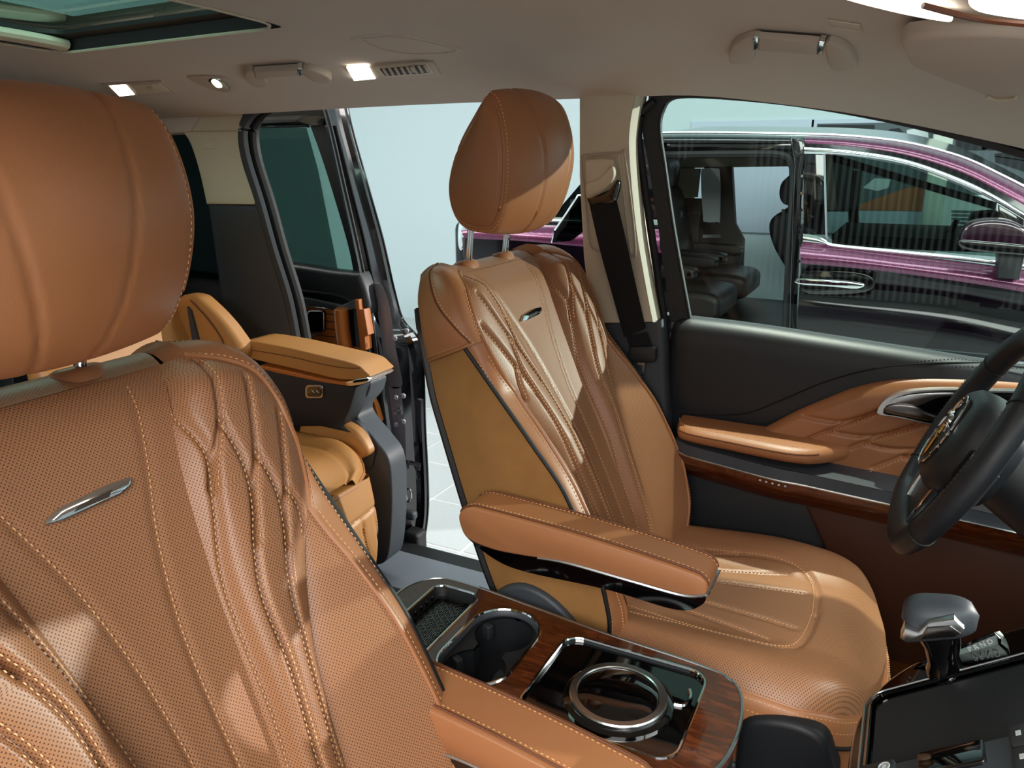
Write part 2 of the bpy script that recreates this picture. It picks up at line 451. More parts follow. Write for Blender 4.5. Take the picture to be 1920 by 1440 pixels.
# round expanded mesh panel hanging under the ceiling
g = G()
for k in range(26):
    a = -0.9 + 1.8 * k / 25; h = math.sqrt(max(0, .82 - a * a)); c0 = V(-2.35, 2.35, 4.0)
    g.tube([c0 + V(a, -h, 0), c0 + V(a, h, 0)], .012, 4); g.tube([c0 + V(-h, a, .01), c0 + V(h, a, .01)], .012, 4)
g.tube([c0 + V(.92 * math.cos(q * math.pi / 20), .92 * math.sin(q * math.pi / 20), 0) for q in range(40)], .03, 6, True)
tag(g.build('mesh_ceiling_panel', 'satin_chrome'), 'round light metal mesh panel hanging under the ceiling above the glass roof', 'panel')

# ================================================================== CABIN SHELL (setting)
ze = hermite([(-3.2, 1.56), (-1.6, 1.592), (-.9, 1.6), (-.46, 1.6), (-.2, 1.572), (.14, 1.5), (.5, 1.39)])
Hc = hermite([(-3.2, .1), (-.4, .105), (.1, .1), (.5, .1)])
YE = .725
def roof(x, y): return ze(x) + Hc(x) * (1 - min(1, abs(y) / YE) ** 2.6) + .085 * smooth01((x + .05) / .25) * smooth01((-y - .3) / .35)
def roofn(x, y):
    e = .004
    return -Vector((-(roof(x + e, y) - roof(x - e, y)) / (2 * e), -(roof(x, y + e) - roof(x, y - e)) / (2 * e), 1)).normalized()
def onroof(px, py, off=0.0):
    """where the line of sight meets the headliner, or a surface hanging off below it"""
    d = _f + _r * ((px - 960) / CAM_F) + _u * ((720 - py) / CAM_F)
    def below(t):
        p = CAM_POS + d * t; return p.z < roof(p.x, p.y) - off
    t = .15
    while t < 5 and below(t) and (CAM_POS + d * t).y < YE: t += .01
    a, b = t - .01, t
    for _ in range(14):
        m = (a + b) / 2
        if below(m) and (CAM_POS + d * m).y < YE: a = m
        else: b = m
    return CAM_POS + d * a

SUN_A = onroof(115, 100); SUN_B = onroof(530, 50)
SX0, SX1, SY = SUN_A.x, SUN_B.x, (SUN_A.y + SUN_B.y) / 2
xs = sorted(set([round(v, 4) for v in lsp(-2.9, SX0, 14) + lsp(SX0, SX1, 14) + lsp(SX1, .5, 34)]))
ys = sorted(set([round(v, 4) for v in lsp(-YE, -SY, 10) + lsp(-SY, SY, 14) + lsp(SY, YE, 14)]))
P = [(x, y, roof(x, y)) for y in ys for x in xs]; F = []
for j in range(len(ys) - 1):
    for i in range(len(xs) - 1):
        mx, my = (xs[i] + xs[i + 1]) / 2, (ys[j] + ys[j + 1]) / 2
        if SX0 < mx < SX1 and abs(my) < SY: continue
        a = j * len(xs) + i; F.append((a, a + len(xs), a + len(xs) + 1, a + 1))
g = G().add(P, F)
nb = len(P)                               # outer roof skin above the lining
g.add([(x, y * 1.16, roof(x, y) + .075) for y in ys for x in xs], [tuple(reversed(f)) for f in F])
def edge_strip(pts, pts2): return [tuple(p) for p in pts] + [tuple(p) for p in pts2]
for sgn in (-1, 1):
    A = [(x, sgn * YE, roof(x, sgn * YE)) for x in xs]; B = [(x, sgn * YE * 1.16, roof(x, sgn * YE) + .075) for x in xs]; n = len(xs)
    MID = [(x, sgn * (YE + .035), roof(x, sgn * YE) + .016) for x in xs]
    g.add(A + MID + B, [(i, i + 1, n + i + 1, n + i) for i in range(n - 1)] + [(n + i, n + i + 1, 2 * n + i + 1, 2 * n + i) for i in range(n - 1)])
A = [(xs[-1], y, roof(xs[-1], y)) for y in ys]; B = [(xs[-1], y * 1.16, roof(xs[-1], y) + .075) for y in ys]; n = len(ys)
g.add(A + B, [(i, i + 1, n + i + 1, n + i) for i in range(n - 1)])
hl = tag(g.build('ceiling', 'headliner', angle=50), 'taupe fabric headliner of the van with glass roof opening', 'ceiling', kind='structure')
# roof opening: black liner, pale lip, glass
rim = [(SX0, -SY), (SX1, -SY), (SX1, SY), (SX0, SY)]
def rimpath(inset, dz, k=12):
    c = []
    q = rrect(SX0 + inset, SX1 - inset, -SY + inset, SY - inset, .05 if inset else .01, 5)
    for (x, y), (x2, y2) in zip(q, q[1:] + q[:1]):
        for i in range(4): c.append((x + (x2 - x) * i / 4, y + (y2 - y) * i / 4))
    return [V(x, y, roof(x, y) + dz) for x, y in c]
g = G(); r0 = rimpath(0, -.001); r1 = rimpath(.004, .022); r2 = rimpath(.026, .026); r3 = rimpath(.026, .034); n = len(r0)
g.loft([r0, r1, r2, r3], False, False)
g.build('roof_opening_liner', 'soft_plastic_black', hl)
g = G().tube([p + V(0, 0, -.001) for p in rimpath(.001, 0)], .0028, 6, True); g.build('opening_lip', 'trim_beige', hl)
g = G(); g.add([p for p in rimpath(.02, .036)], [tuple(range(n))]); g.add([p + V(0, 0, .006) for p in rimpath(.02, .036)], [tuple(range(n - 1, -1, -1))])
tag(g.build('window_1', 'roof_glass', smooth=False), 'green tinted panoramic glass roof panel above the second row', 'window', kind='structure')
# rear sun blind roller at the rear edge of the opening
g = G().tube([V(SX0 + .03, y, roof(SX0, y) + .012) for y in lsp(-SY + .02, SY - .01, 12)], .02, 10, ry=.012)
g.build('blind_cassette', 'trim_beige', hl)

def ypoly(px, y): return [at(a, b, y=y) for a, b in px]

# side of the body: pillars, quarter, sill --------------------------------------------------
wl = thing('wall_driver_side', 'driver side body of the van with beige pillars and grey sill', 'wall', (-1.1, .74, .37), kind='structure')
def part(g, name, mat, root, **kw):
    o = g.build(name, mat, root, **kw); o.matrix_parent_inverse = Matrix.Translation(-root.location); return o
# B pillar upper, beige
rt = [(1192, 176), (1182, 230), (1180, 290), (1192, 420), (1208, 520), (1224, 604)]
rb_ = [(1212, 178), (1200, 230), (1198, 290), (1210, 420), (1226, 520), (1242, 602)]
rc_ = cr([at(a, b, y=.715) for a, b in rt], 5)
part(G().slab(rc_ + [at(a, b, y=.715) for a, b in ((1165, 606), (1108, 606), (1094, 480), (1086, 330), (1086, 176))], (0.0, .075, 0), .004, 3), 'pillar_trim_upper', 'trim_beige', wl)
# front return face of the pillar
b = cr([at(x, y, y=.765) for x, y in rb_], 5); n = len(b); m_ = [(p + q) / 2 + V(.004, -.006, 0) for p, q in zip(rc_, b)]
part(G().add(rc_ + m_ + b, [(i, i + 1, n + i + 1, n + i) for i in range(n - 1)] + [(n + i, n + i + 1, 2 * n + i + 1, 2 * n + i) for i in range(n - 1)]), 'pillar_return', 'trim_beige', wl)
o = [(1108, 604), (1165, 604), (1240, 600), (1247, 660), (1252, 760), (1256, 900), (1258, 1000)]
lo = [at(1108, 604, y=.725), at(1240, 600, y=.725), at(1246, 660, y=.725), at(1252, 800, y=.725), V(-.40, .725, .40), V(-.62, .725, .40)]
part(G().slab(lo, (0, .1, 0), .012, 3), 'pillar_trim_lower', 'soft_plastic_charcoal', wl)
# recessed belt guide plate
gp = [(1090, 305), (1100, 292), (1162, 288), (1172, 295), (1192, 468), (1178, 476), (1120, 470), (1105, 452), (1098, 380)]
part(G().slab(cr([at(a, b, y=.712) for a, b in gp], 3, True), (0, .02, 0), .003, 2), 'belt_guide_plate', 'trim_beige', wl)
part(G().tube([p + V(0, -.001, 0) for p in cr([at(a, b, y=.711) for a, b in gp], 3, True)], .0022, 6, True), 'plate_edge', 'trim_taupe', wl)
part(G().tube([at(1160, 290, y=.711), at(1174, 400, y=.711), at(1183, 474, y=.711)], .003, 6), 'plate_rib', 'trim_beige', wl)
# adjuster housing (fixed)
hs = [(1097, 305), (1108, 299), (1142, 297), (1149, 306), (1152, 335), (1150, 352), (1120, 372), (1102, 376), (1098, 345)]
part(G().slab(cr([at(a, b, y=.69) for a, b in hs], 3, True), (0, .03, 0), .006, 3), 'belt_height_adjuster', 'trim_beige', wl)
sl = cr([at(a, b, y=.682) for a, b in ((1098, 346), (1122, 336), (1146, 312), (1151, 330), (1140, 350), (1112, 372), (1101, 372))], 4, True)
part(G().slab(sl, (0, .02, 0), .004, 2), 'belt_adjuster_slide', 'trim_beige', wl)
# C pillar upper beige and lower charcoal
rt = cr([at(a, b, y=.735) for a, b in ((462, 196), (449, 245), (452, 290), (466, 335), (487, 384))], 5)
lf = cr([at(a, b, y=.735) for a, b in ((386, 383), (372, 320), (352, 262), (325, 238), (290, 226))], 5)
part(G().slab(rt + lf + [at(290, 190, y=.735)], (0, .025, 0), .01, 3), 'pillar_trim_upper', 'trim_beige', wl)
part(G().tube([at(352, 246, y=.733), at(451, 245, y=.733)], .0015, 5), 'trim_joint', 'trim_taupe', wl)
part(G().slab([at(a, b, y=.733) for a, b in rrect(381, 404, 261, 279, 3, 2)], (0, .01, 0), .001, 1), 'airbag_badge', 'trim_beige', wl)
lo = [at(385, 381, y=.735), at(487, 382, y=.735), at(520, 500, y=.735), at(556, 640, y=.735), V(-1.44, .735, .42), V(-1.9, .735, .42), at(410, 560, y=.735)]
part(G().slab(lo, (0, .035, 0), .02, 4), 'pillar_trim_lower', 'soft_plastic_charcoal', wl)
# quarter panel below the rear side window, roof side above it
part(G().rbox((-2.2, .79, .78), (1.3, .09, .72), .02), 'quarter_trim', 'soft_plastic_black', wl)
part(G().rbox((-2.85, .79, 1.3), (.3, .12, .7), .03), 'rear_pillar_trim', 'trim_beige', wl)
part(G().slab([V(x, .728, z) for x, z in ((-2.8, 1.62), (-1.7, 1.62), (-1.78, 1.55), (-1.95, 1.545), (-2.8, 1.52))], (0, .08, 0), .01), 'window_header', 'headliner', wl)
# rubber seals round the rear opening
sp = cr([at(a, b, y=.745) for a, b in ((530, 186), (488, 200), (464, 222), (455, 250), (462, 300), (487, 380), (512, 470), (540, 560), (556, 640))], 5) + [V(-1.43, .745, .6), V(-1.42, .745, .42)]
part(G().tube(sp, .012, 8, ry=.016), 'door_seal', 'rubber_grey', wl)
part(G().tube([p + V(.014, .018, -.003) for p in sp], .01, 8, ry=.014), 'door_seal', 'rubber', wl)
q_ = [p + V(.0, .06, 0) for p in sp]; n = len(sp)
part(G().add(sp + q_, [(i, i + 1, n + i + 1, n + i) for i in range(n - 1)]), 'seal_flange', 'rubber', wl)
# door sill with kick plate and step
part(G().slab([V(-1.75, .66, .372), V(-.45, .66, .372), V(-.45, .84, .372), V(-1.75, .84, .372)], (0, 0, -.14), .01, 2), 'sill_plate', 'plastic_grey_satin', wl)
part(G().slab([V(-1.75, .615, .362), V(-.45, .615, .362), V(-.45, .657, .366), V(-1.75, .657, .366)], (0, 0, -.1), .004, 2), 'sill_trim', 'soft_plastic_black', wl)
part(G().rbox((-1.05, .92, .26), (1.5, .16, .1), .02), 'step', 'rubber', wl)

cf = tag(G().box((-.95, -.06, .32), (3.9, 1.35, .06)).build('floor_carpet', 'carpet', smooth=False), 'black carpet on the van cabin floor', 'floor', kind='structure')
fr = [V(-1.62, .15, .353), V(-.62, .15, .353), V(-.62, .56, .353), V(-1.62, .56, .353)]
tag(G().slab(fr, (0, 0, -.004), .002, 1).build('floor_mat', 'soft_plastic_black'), 'black floor mat in front of the second row seat', 'mat')
tag(G().slab([V(.02, .2, .357), V(.75, .2, .42), V(.75, .72, .42), V(.02, .72, .357)], (0, 0, -.006), .003, 1).build('driver_floor_mat', 'carpet_brown'), 'brown carpet mat in the driver footwell', 'mat')
fw = G().slab([V(.0, .712, .36), V(.8, .712, .36), V(.8, .712, .88), V(.0, .712, .88)], (0, .04, 0), .01)
tag(fw.build('trim_1', 'carpet_brown'), 'brown kick panel beside the driver footwell', 'trim', kind='structure')
# closing walls nobody sees from here
tag(G().rbox((-2.95, 0, 1.0), (.12, 1.6, 1.35), .03).build('wall_rear', 'soft_plastic_black'), 'dark tailgate lining at the rear of the cabin', 'wall', kind='structure')
tag(G().rbox((-1.75, -.82, .75), (2.3, .1, .78), .03).build('wall_passenger_side', 'soft_plastic_black'), 'dark body side behind the passenger seat', 'wall', kind='structure')
for k, x in enumerate((-.66, -1.6, -2.75)):
    tag(G().rbox((x, -.78, 1.36), (.16, .1, .5), .03).build('trim_%d' % (k + 3), 'trim_beige'), 'beige pillar on the passenger side, number %s from the front' % ('one', 'two', 'three')[k], 'trim', kind='structure')
# A pillars, windscreen and dashboard
for s in (-1, 1):
    g = G().tube([V(.28, .78, 1.5) if s > 0 else V(.5, -.79, 1.52), V(.66, s * .79, 1.36), V(1.25, s * .8, 1.04)], .045, 8)
    tag(g.build('trim_2' if s > 0 else 'trim_6', 'trim_taupe'), 'taupe windscreen pillar on the %s side' % ('driver' if s > 0 else 'passenger'), 'trim', kind='structure')
g = G().add([V(.47, -.72, 1.44), V(.47, .72, 1.44), V(1.3, .76, 1.04), V(1.3, -.76, 1.04)], [(0, 1, 2, 3)])
tag(g.build('window_2', 'window_glass', smooth=False), 'windscreen ahead of the dashboard', 'window', kind='structure')
prof = [(.62, .52), (.56, .72), (.5, .92), (.52, 1.0), (.62, 1.04), (.9, 1.06), (1.3, 1.03), (1.3, .5)]
g = G().loft([[V(x, y, z) for x, z in prof] for y in lsp(-.76, .76, 9)])
tag(g.build('dashboard', 'soft_plastic_black', fix=True), 'black dashboard under the windscreen', 'dashboard')

# rear side window (dark)
qo = cr([at(a, b, y=.785) for a, b in ((386, 383), (372, 320), (352, 262), (325, 240), (290, 226), (200, 226))], 4)
g = G().slab(qo + [V(-2.7, .785, 1.5), V(-2.7, .785, 1.1), at(470, 545, y=.785), at(470, 383, y=.785)], (0, .006, 0))
tag(g.build('window_3', 'dark_glass', smooth=False), 'dark rear side window behind the beige pillar', 'window', kind='structure')
# ================================================================== FRONT SEATS
REC = math.radians(25.3)
EV = V(-math.sin(REC), 0, math.cos(REC)); EN = V(math.cos(REC), 0, math.sin(REC)); EU = V(0, 1, 0)
SEAT_O = V(0, 0, .40)                     # hip line above the floor, in the seat's own frame (floor at 0)
def S3(u, v, n): return SEAT_O + EU * u + EV * v + EN * n

cF = hermite([(-.06, .05), (0, .052), (.157, .058), (.30, .072), (.40, .087), (.47, .1), (.55, .124), (.575, .136), (.6, .152)])
pF = hermite([(-.06, .1), (0, .108), (.107, .12), (.169, .128), (.232, .141), (.294, .165), (.357, .196), (.38, .212), (.4, .222), (.43, .231), (.47, .238), (.5, .238), (.53, .233), (.551, .226), (.577, .204), (.59, .188), (.6, .17)])
eL = hermite([(-.06, .19), (-.02, .205), (.03, .22), (.1, .231), (.2, .229), (.3, .222), (.36, .216), (.384, .2145)])
def eF(v): return pF(v) if v >= .384 else max(eL(v), pF(v) + .001)
bF = hermite([(-.06, .0), (.08, .012), (.2, .014), (.35, .006), (.5, 0), (.55, -.004), (.6, -.026)])
wN = hermite([(-.06, .04), (0, .065), (.1, .078), (.2, .074), (.3, .054), (.36, .035), (.384, .029)])
rampF = hermite([(-.06, .008), (.15, .01), (.25, .012), (.33, .017), (.384, .024), (.5, .028), (.56, .03), (.6, .018)])
weltN = hermite([(-.06, .03), (0, .055), (.1, .069), (.2, .066), (.3, .044), (.384, .022), (.5, -.008)])

CH = {  # stitched channels of the shoulder pads, (u, v)
 'A': [(.142, .575), (.128, .537), (.13, .488), (.112, .433), (.09, .363), (.078, .283), (.07, .204), (.062, .12), (.058, 0)],
 'B': [(.197, .588), (.165, .523), (.133, .48), (.117, .451)],
 'Bp': [(.163, .516), (.165, .461), (.15, .416), (.127, .376), (.108, .323), (.1, .244), (.088, .157), (.08, .05), (.078, -.02)],
 'C': [(.236, .552), (.197, .479), (.158, .427), (.132, .381)],
 'Cp': [(.193, .469), (.197, .419), (.179, .374), (.153, .327), (.138, .278), (.122, .186), (.11, .09), (.102, 0)],
 'D': [(.264, .5), (.224, .431), (.197, .396), (.174, .362)],
 'Dp': [(.218, .418), (.226, .39), (.218, .362)]}
CHP = {k: np.array([(p.x * (1 - .125 * smooth01((p.x - .08) / .17)), p.y) for p in cr([(a, b, 0) for a, b in q], 10)]) for k, q in CH.items()}
CEN = [(.1, .585), (.072, .5), (.048, .43), (.03, .345), (.022, .26), (.02, .16), (.02, 0)]
CENP = np.array([(p.x, p.y) for p in cr([(a, b, 0) for a, b in CEN], 10)])
def dist(poly, U, Vv):
    """distance from many points to a polyline"""
    D = np.full(U.shape, 9.0)
    for (x0, y0), (x1, y1) in zip(poly[:-1], poly[1:]):
        dx, dy = x1 - x0, y1 - y0; L = dx * dx + dy * dy + 1e-12
        t = np.clip(((U - x0) * dx + (Vv - y0) * dy) / L, 0, 1)
        D = np.minimum(D, np.hypot(U - x0 - t * dx, Vv - y0 - t * dy))
    return D
def n_center(u, v): c = cF(v); return bF(v) - .002 - .004 * (1 - (u / c) ** 2)
def n_petal(u, v):
    c, p = cF(v), pF(v); t = max(0, min(1, (abs(u) - c) / max(p - c, 1e-4)))
    A = .03 * min(1, (p - c) / .085)
    bul = (1 - (1 - t / .3) ** 2) if t < .3 else (1 - ((t - .3) / .7) ** 2.4)
    return bF(v) + A * bul * .8 + rampF(v) * t ** 1.3 - .002 * (1 - t) ** 6
def n_wing(u, v):
    p, e = pF(v), eF(v); t = max(0, min(1, (abs(u) - p) / max(e - p, 1e-4)))
    n0 = bF(v) + rampF(v); n1 = wN(v)
    return n0 + (n1 - n0) * t ** .9 - .003 * (1 - t) ** 6 * min(1, (e - p) / .03)
def patch(g, a, b, nf, v0, v1, nu, nv, sgn=1, lines=(), depth=.007, w=.0045, dens=1.0):
    vs = [v0 + (v1 - v0) * (i / nv) for i in range(nv + 1)]
    U = np.array([[a(v) + (b(v) - a(v)) * i / nu for i in range(nu + 1)] for v in vs]); Vv = np.array([[v] * (nu + 1) for v in vs])
    N = np.array([[nf(U[j, i], vs[j]) for i in range(nu + 1)] for j in range(nv + 1)])
    for q in lines: N -= depth * np.exp(-(dist(q, U, Vv) / w) ** 2)
    P = [S3(sgn * U[j, i], Vv[j, i], N[j, i]) for j in range(nv + 1) for i in range(nu + 1)]
    S = np.zeros_like(U); S[:, 0] = U[:, 0]                    # arc length across, so the punched holes stay round
    S[:, 1:] = U[:, :1] + np.cumsum(np.hypot(np.diff(U, axis=1), np.diff(N, axis=1)), axis=1)
    UVs = [(S[j, i], Vv[j, i]) for j in range(nv + 1) for i in range(nu + 1)]
    F = []
    for j in range(nv):
        for i in range(nu):
            q = j * (nu + 1) + i; f = (q, q + 1, q + nu + 2, q + nu + 1)
            F.append(f if sgn > 0 else f[::-1])
    g.add(P, F, UVs)
def surf(u, v):
    au = abs(u)
    if au <= cF(v): n = n_center(u, v)
    elif au <= pF(v): n = n_petal(u, v)
    else: n = n_wing(u, v)
    return n

kU = hermite([(-.06, .22), (.1, .243), (.4, .245), (.5, .235), (.56, .208), (.6, .16)])
kN = hermite([(-.06, -.155), (.11, -.145), (.4, -.108), (.557, -.086), (.6, -.09)])
kV = hermite([(-.06, 0), (.45, .0), (.55, .016), (.6, .026)])
vrows = lsp(-.06, .384, 34)[:-1] + lsp(.384, .57, 22)[:-1] + lsp(.57, .6, 8)
def rim_ctrl(v):
    e = eF(v); B = V(e, v, n_wing(e, v) if v < .384 else n_petal(e, v)); K = V(kU(v), v + kV(v), kN(v)); d = .003
    ta = V(eF(min(v + d, .6)) - eF(max(v - d, -.06)), min(v + d, .6) - max(v - d, -.06), 0)
    return B, K, V(ta.y, -ta.x, 0).normalized()
def cap_pt(v, t, sgn):
    """smooth leather over the shoulder, from the pad edge back to the shell"""
    B, K, o = rim_ctrl(v); top = smooth01((v - .42) / .1); end = 1 - .8 * smooth01((v - .575) / .025)
    P1 = B + o * (.012 + .03 * top * end) + V(0, 0, -.004); P2 = K + o * (.012 + .036 * top * end) + V(0, 0, .05); q = 1 - t
    p = B * q**3 + P1 * 3 * q * q * t + P2 * 3 * q * t * t + K * t**3
    return S3(sgn * p.x, p.y, p.z)
def strip_pt(v, t, sgn):
    """flank: t 0..1 the leather strip from bolster edge to the welt, t 1..2 the suede panel to the shell"""
    B, K, o = rim_ctrl(v); Wl = V(max(.254, eF(v) + .004), v, weltN(v))
    if t <= 1:
        p = B + (Wl - B) * t + V(.006 * math.sin(math.pi * t), 0, 0)
    else:
        p = Wl + (K - Wl) * (t - 1) + V(.004 * math.sin(math.pi * (t - 1)), 0, 0)
    return S3(sgn * p.x, p.y, p.z)
def rim_pt(v, t, sgn):
    return cap_pt(v, t, sgn) if v >= .48 else strip_pt(v, t * 2, sgn)
TS = .27                                  # where the black welt runs on the flank
def flank_v(v): return v

def headrest_profile():
    pts = [(0.004, .232), (.03, .215), (.05, .175), (.058, .13), (.052, .085), (.034, .04), (.006, .008), (-.02, 0), (-.062, .004), (-.084, .024), (-.09, .06), (-.082, .1), (-.058, .155), (-.03, .2), (-.012, .226)]
    return [(p.x, p.y) for p in cr([(a, b, 0) for a, b in pts], 5, True)]

def front_seat(label, arm_side, loc, hr_lift):
    root = thing('car_seat', label, 'seat', loc, 'front seats')
    sh = {}
    # ---- backrest insert, shoulder pads, bolsters
    g = G(); patch(g, lambda v: -cF(v) - .002, lambda v: cF(v) + .002, n_center, -.06, .6, 44, 170, 1, [CENP, CENP * np.array([-1, 1])], .003, .004)
    # roll over the top
    roll = cr([(0, .6, -.028), (0, .616, -.042), (0, .625, -.064), (0, .62, -.088), (0, .596, -.102)], 5)
    g.grid(lambda a, b: S3(a * (cF(.6) + .014 * b / len(roll)), roll[b].y, roll[b].z - .002 * (1 - a * a)), lsp(-1, 1, 12), range(len(roll)), uvfn=lambda a, b: (a * .15, .6 + b * .006))
    sh['insert'] = g.build('backrest_insert', 'leather_perforated', root, angle=80)
    for s in (-1, 1):
        g = G(); patch(g, cF, pF, n_petal, -.06, .6, 90, 170, s, list(CHP.values()), .0075, .0042)
        g.build('shoulder_pad', 'leather_perforated', root, angle=80)
        g = G(); patch(g, pF, eF, n_wing, -.06, .384, 26, 70, s)
        g.build('side_bolster', 'leather_perforated', root, angle=80)
        # smooth leather wrapping the shoulder and the flank strip
        capv = [v for v in vrows if v >= .48]; lowv = [v for v in vrows if v < .48] + [.488]
        g = G(); g.grid(lambda t, v: cap_pt(v, t, s), lsp(0, 1, 16), [.478] + capv, flip=s < 0)
        q = [cap_pt(.6, t, s) for t in lsp(0, 1, 16)]; w_ = [S3(s * (cF(.6) + .006), roll[int(round(t * (len(roll) - 1)))].y, roll[int(round(t * (len(roll) - 1)))].z) for t in lsp(0, 1, 16)]
        g.add(q + w_, [(i, i + 1, 16 + i + 1, 16 + i) for i in range(15)])
        g.build('shoulder_cap', 'leather_tan', root, angle=80, fix=True)
        g = G(); g.grid(lambda t, v: strip_pt(v, t, s), lsp(0, 1, 8), lowv, flip=s < 0)
        g.build('flank_strip', 'leather_tan', root, angle=80)
        g = G(); g.grid(lambda t, v: strip_pt(v, t, s), lsp(1, 2, 10), lowv, flip=s < 0)
        g.build('suede_side_panel', 'suede', root, angle=80)
        # piping
        g = G().tube([cap_pt(v, .02, s) for v in vrows if v >= .372], .0032, 6); g.build('shoulder_piping', 'leather_tan', root)
        g = G().tube([strip_pt(v, .01, s) for v in vrows if v <= .39], .003, 6); g.build('bolster_piping', 'leather_tan', root)
        g = G().tube([strip_pt(v, 1, s) + EU * s * .001 for v in lowv], .0036, 6); g.build('black_welt', 'rubber', root)
        g = G().tube([cap_pt(.484, t, s) for t in lsp(.3, 1, 8)], .0022, 6); g.build('panel_seam', 'leather_tan', root)
        g = G().tube([cap_pt(v, .62 - .36 * smooth01((.57 - v) / .1), s) + EU * s * .0006 for v in capv], .0016, 5); g.build('cap_seam', 'leather_groove', root)
    # ---- threads
    g = G()
    def run(poly, s, off=.0, nf=n_petal, lift=.0012, dep=.0):
        pts = []
        P = [Vector((a, b, 0)) for a, b in poly]
        for i, p in enumerate(P):
            ta = (P[min(i + 1, len(P) - 1)] - P[max(i - 1, 0)]).normalized(); q = p + V(ta.y, -ta.x, 0) * off
            v = min(max(q.y, -.06), .6); uu = q.x
            if nf is n_petal: uu = min(max(uu, cF(v)), pF(v))
            pts.append(S3(s * uu, v, nf(uu, v) - dep + lift))
        stitches(g, pts, EN)
    for s in (-1, 1):
        for k, q in CHP.items():
            run(q, s, .0035 if k in ('A', 'Bp', 'Cp', 'Dp') else -.0035, dep=.0035)
            if k in ('Bp', 'Cp'): run(q[30:], s, -.004, dep=.0035)
        run(CENP, s, 0, n_center, .001, .002)
        stitches(g, [cap_pt(v, .07, s) for v in vrows if v >= .49], lambda p: EN)
        stitches(g, [strip_pt(v, .16, s) + EU * s * .001 for v in vrows if v < .46], lambda p, s=s: (EN * .6 + EU * s).normalized())
        stitches(g, [strip_pt(v, .8, s) + EU * s * .001 for v in vrows if v < .46], lambda p, s=s: (EN * .3 + EU * s).normalized())
        stitches(g, [cap_pt(v, .58 - .36 * smooth01((.57 - v) / .1), s) for v in capv], lambda p, s=s: (EU * s + EV * .5).normalized())
    o = g.build('stitching', 'thread', root, smooth=False); o['kind'] = 'stuff'
    # ---- rear shell
    g = G().grid(lambda a, v: S3(a * kU(v), v + kV(v), kN(v) - .035 * (1 - a * a)), lsp(-1, 1, 14), vrows, flip=True)
    g.build('back_shell', 'soft_plastic_black', root, angle=60)
    for s in (-1, 1):
        g = G().tube([rim_pt(v, 1, s) for v in vrows if v < .56], .007, 6); g.build('shell_edge', 'soft_plastic_black', root)
    # ---- badge bar
    bt = [(-.047, -.006), (-.03, -.0085), (.03, -.0068), (.042, -.003), (.047, .0045), (.044, .006), (.02, .0072), (-.03, .0035), (-.044, -.002)]
    g = G().slab([S3(a * 1.0, .49 + b, n_center(a, .49) + .0055) for a, b in bt], EN * -.006, .0016, 2)
    bd = g.build('badge_bar', 'chrome', root)
    g = G().slab([S3(a, .49 + b, n_center(a, .49) + .0062) for a, b in [(-.02, -.0055), (.018, -.0048), (.024, .001), (-.012, -.0012)]], EN * -.001, .0004, 1)
    g.build('badge_inset', 'dark_chrome', bd)
    # ---- headrest
    HB = S3(0, .63, -.035) + V(.082, 0, hr_lift); prof = headrest_profile(); HW = .15
    us = [-HW, -.1495, -.148, -.1455, -.142, -.137, -.131] + lsp(-.124, .124, 53) + [.131, .137, .142, .1455, .148, .1495, HW]
    def hs(u):
        a = abs(u) / HW; return (1 - .1 * a ** 2) * (1 - .2 * max(0, (a - .86) / .14) ** 2.2)
    def hp(u, q):
        k = hs(u) * 1.06; cx, cz = -.016, .115; a = abs(u) / HW; fr = smooth01((q[0] + .03) / .04)
        x, z = cx + (q[0] - cx) * k, cz + (q[1] - cz) * k
        gr = math.exp(-((abs(u) - .05 - .16 * (z - .1)) / .0028) ** 2) * .0035 * fr
        f = 1 - gr / .08
        x, z = cx + (x - cx) * f, cz + (z - cz) * f
        x = cx + (x - cx) * (1 - .42 * a * a) if x > cx else x
        wid = u * (1 - .16 * (max(0, .13 - z) / .13) ** 1.5 - .1 * (max(0, z - .13) / .12) ** 2)
        return HB + V(x, wid, z)
    g = G().loft([[hp(u, q) for q in prof] for u in us])
    hr = g.build('headrest', 'leather_tan', root, angle=60, fix=True)
    g = G()
    for s in (-1, 1):
        ring = [hp(s * .1375, q) for q in prof]
        stitches(g, ring + ring[:1], lambda p, s=s: (EU * s * .6 + EN * .4).normalized(), .004, .0026)
    o = g.build('headrest_stitching', 'thread', hr, smooth=False); o['kind'] = 'stuff'
    for s in (-1, 1):
        G().tube([hp(s * .143, q) for q in prof], .0022, 5, True).build('headrest_piping', 'leather_tan', hr)
    for s in (-1, 1):
        b0 = S3(s * .072, .61, -.05)
        po = G().tube([b0 + V(0, 0, -.02), HB + V(-.075, s * .072, .04)], .0062, 12).build('headrest_post', 'chrome', root)
        g = G()
        if s > 0:
            for k in range(3): g.box(b0 + (HB + V(-.075, s * .072, .02) - b0) * (.25 + .22 * k) + V(.0058, 0, 0), (.003, .006, .005))
            g.build('post_notch', 'dark_chrome', po)
        g = G().loft([[S3(s * .072 + (.026 * a) * math.cos(q), .612 + h - .012 * math.sin(q) * a * .3, -.05 + (.016 * a) * math.sin(q)) for q in lsp(0, 2 * math.pi, 21)[:-1]] for a, h in ((1.15, -.004), (1.15, .006), (1.05, .0105), (.8, .013), (.4, .0135))])
        g.build('post_collar', 'leather_tan', root, fix=True)
    # ---- cushion, x from the hip line forward
    hw = hermite([(-.14, .2), (-.02, .222), (.1, .24), (.25, .252), (.35, .25), (.41, .228), (.445, .182), (.466, .11), (.474, .055), (.477, .004)])
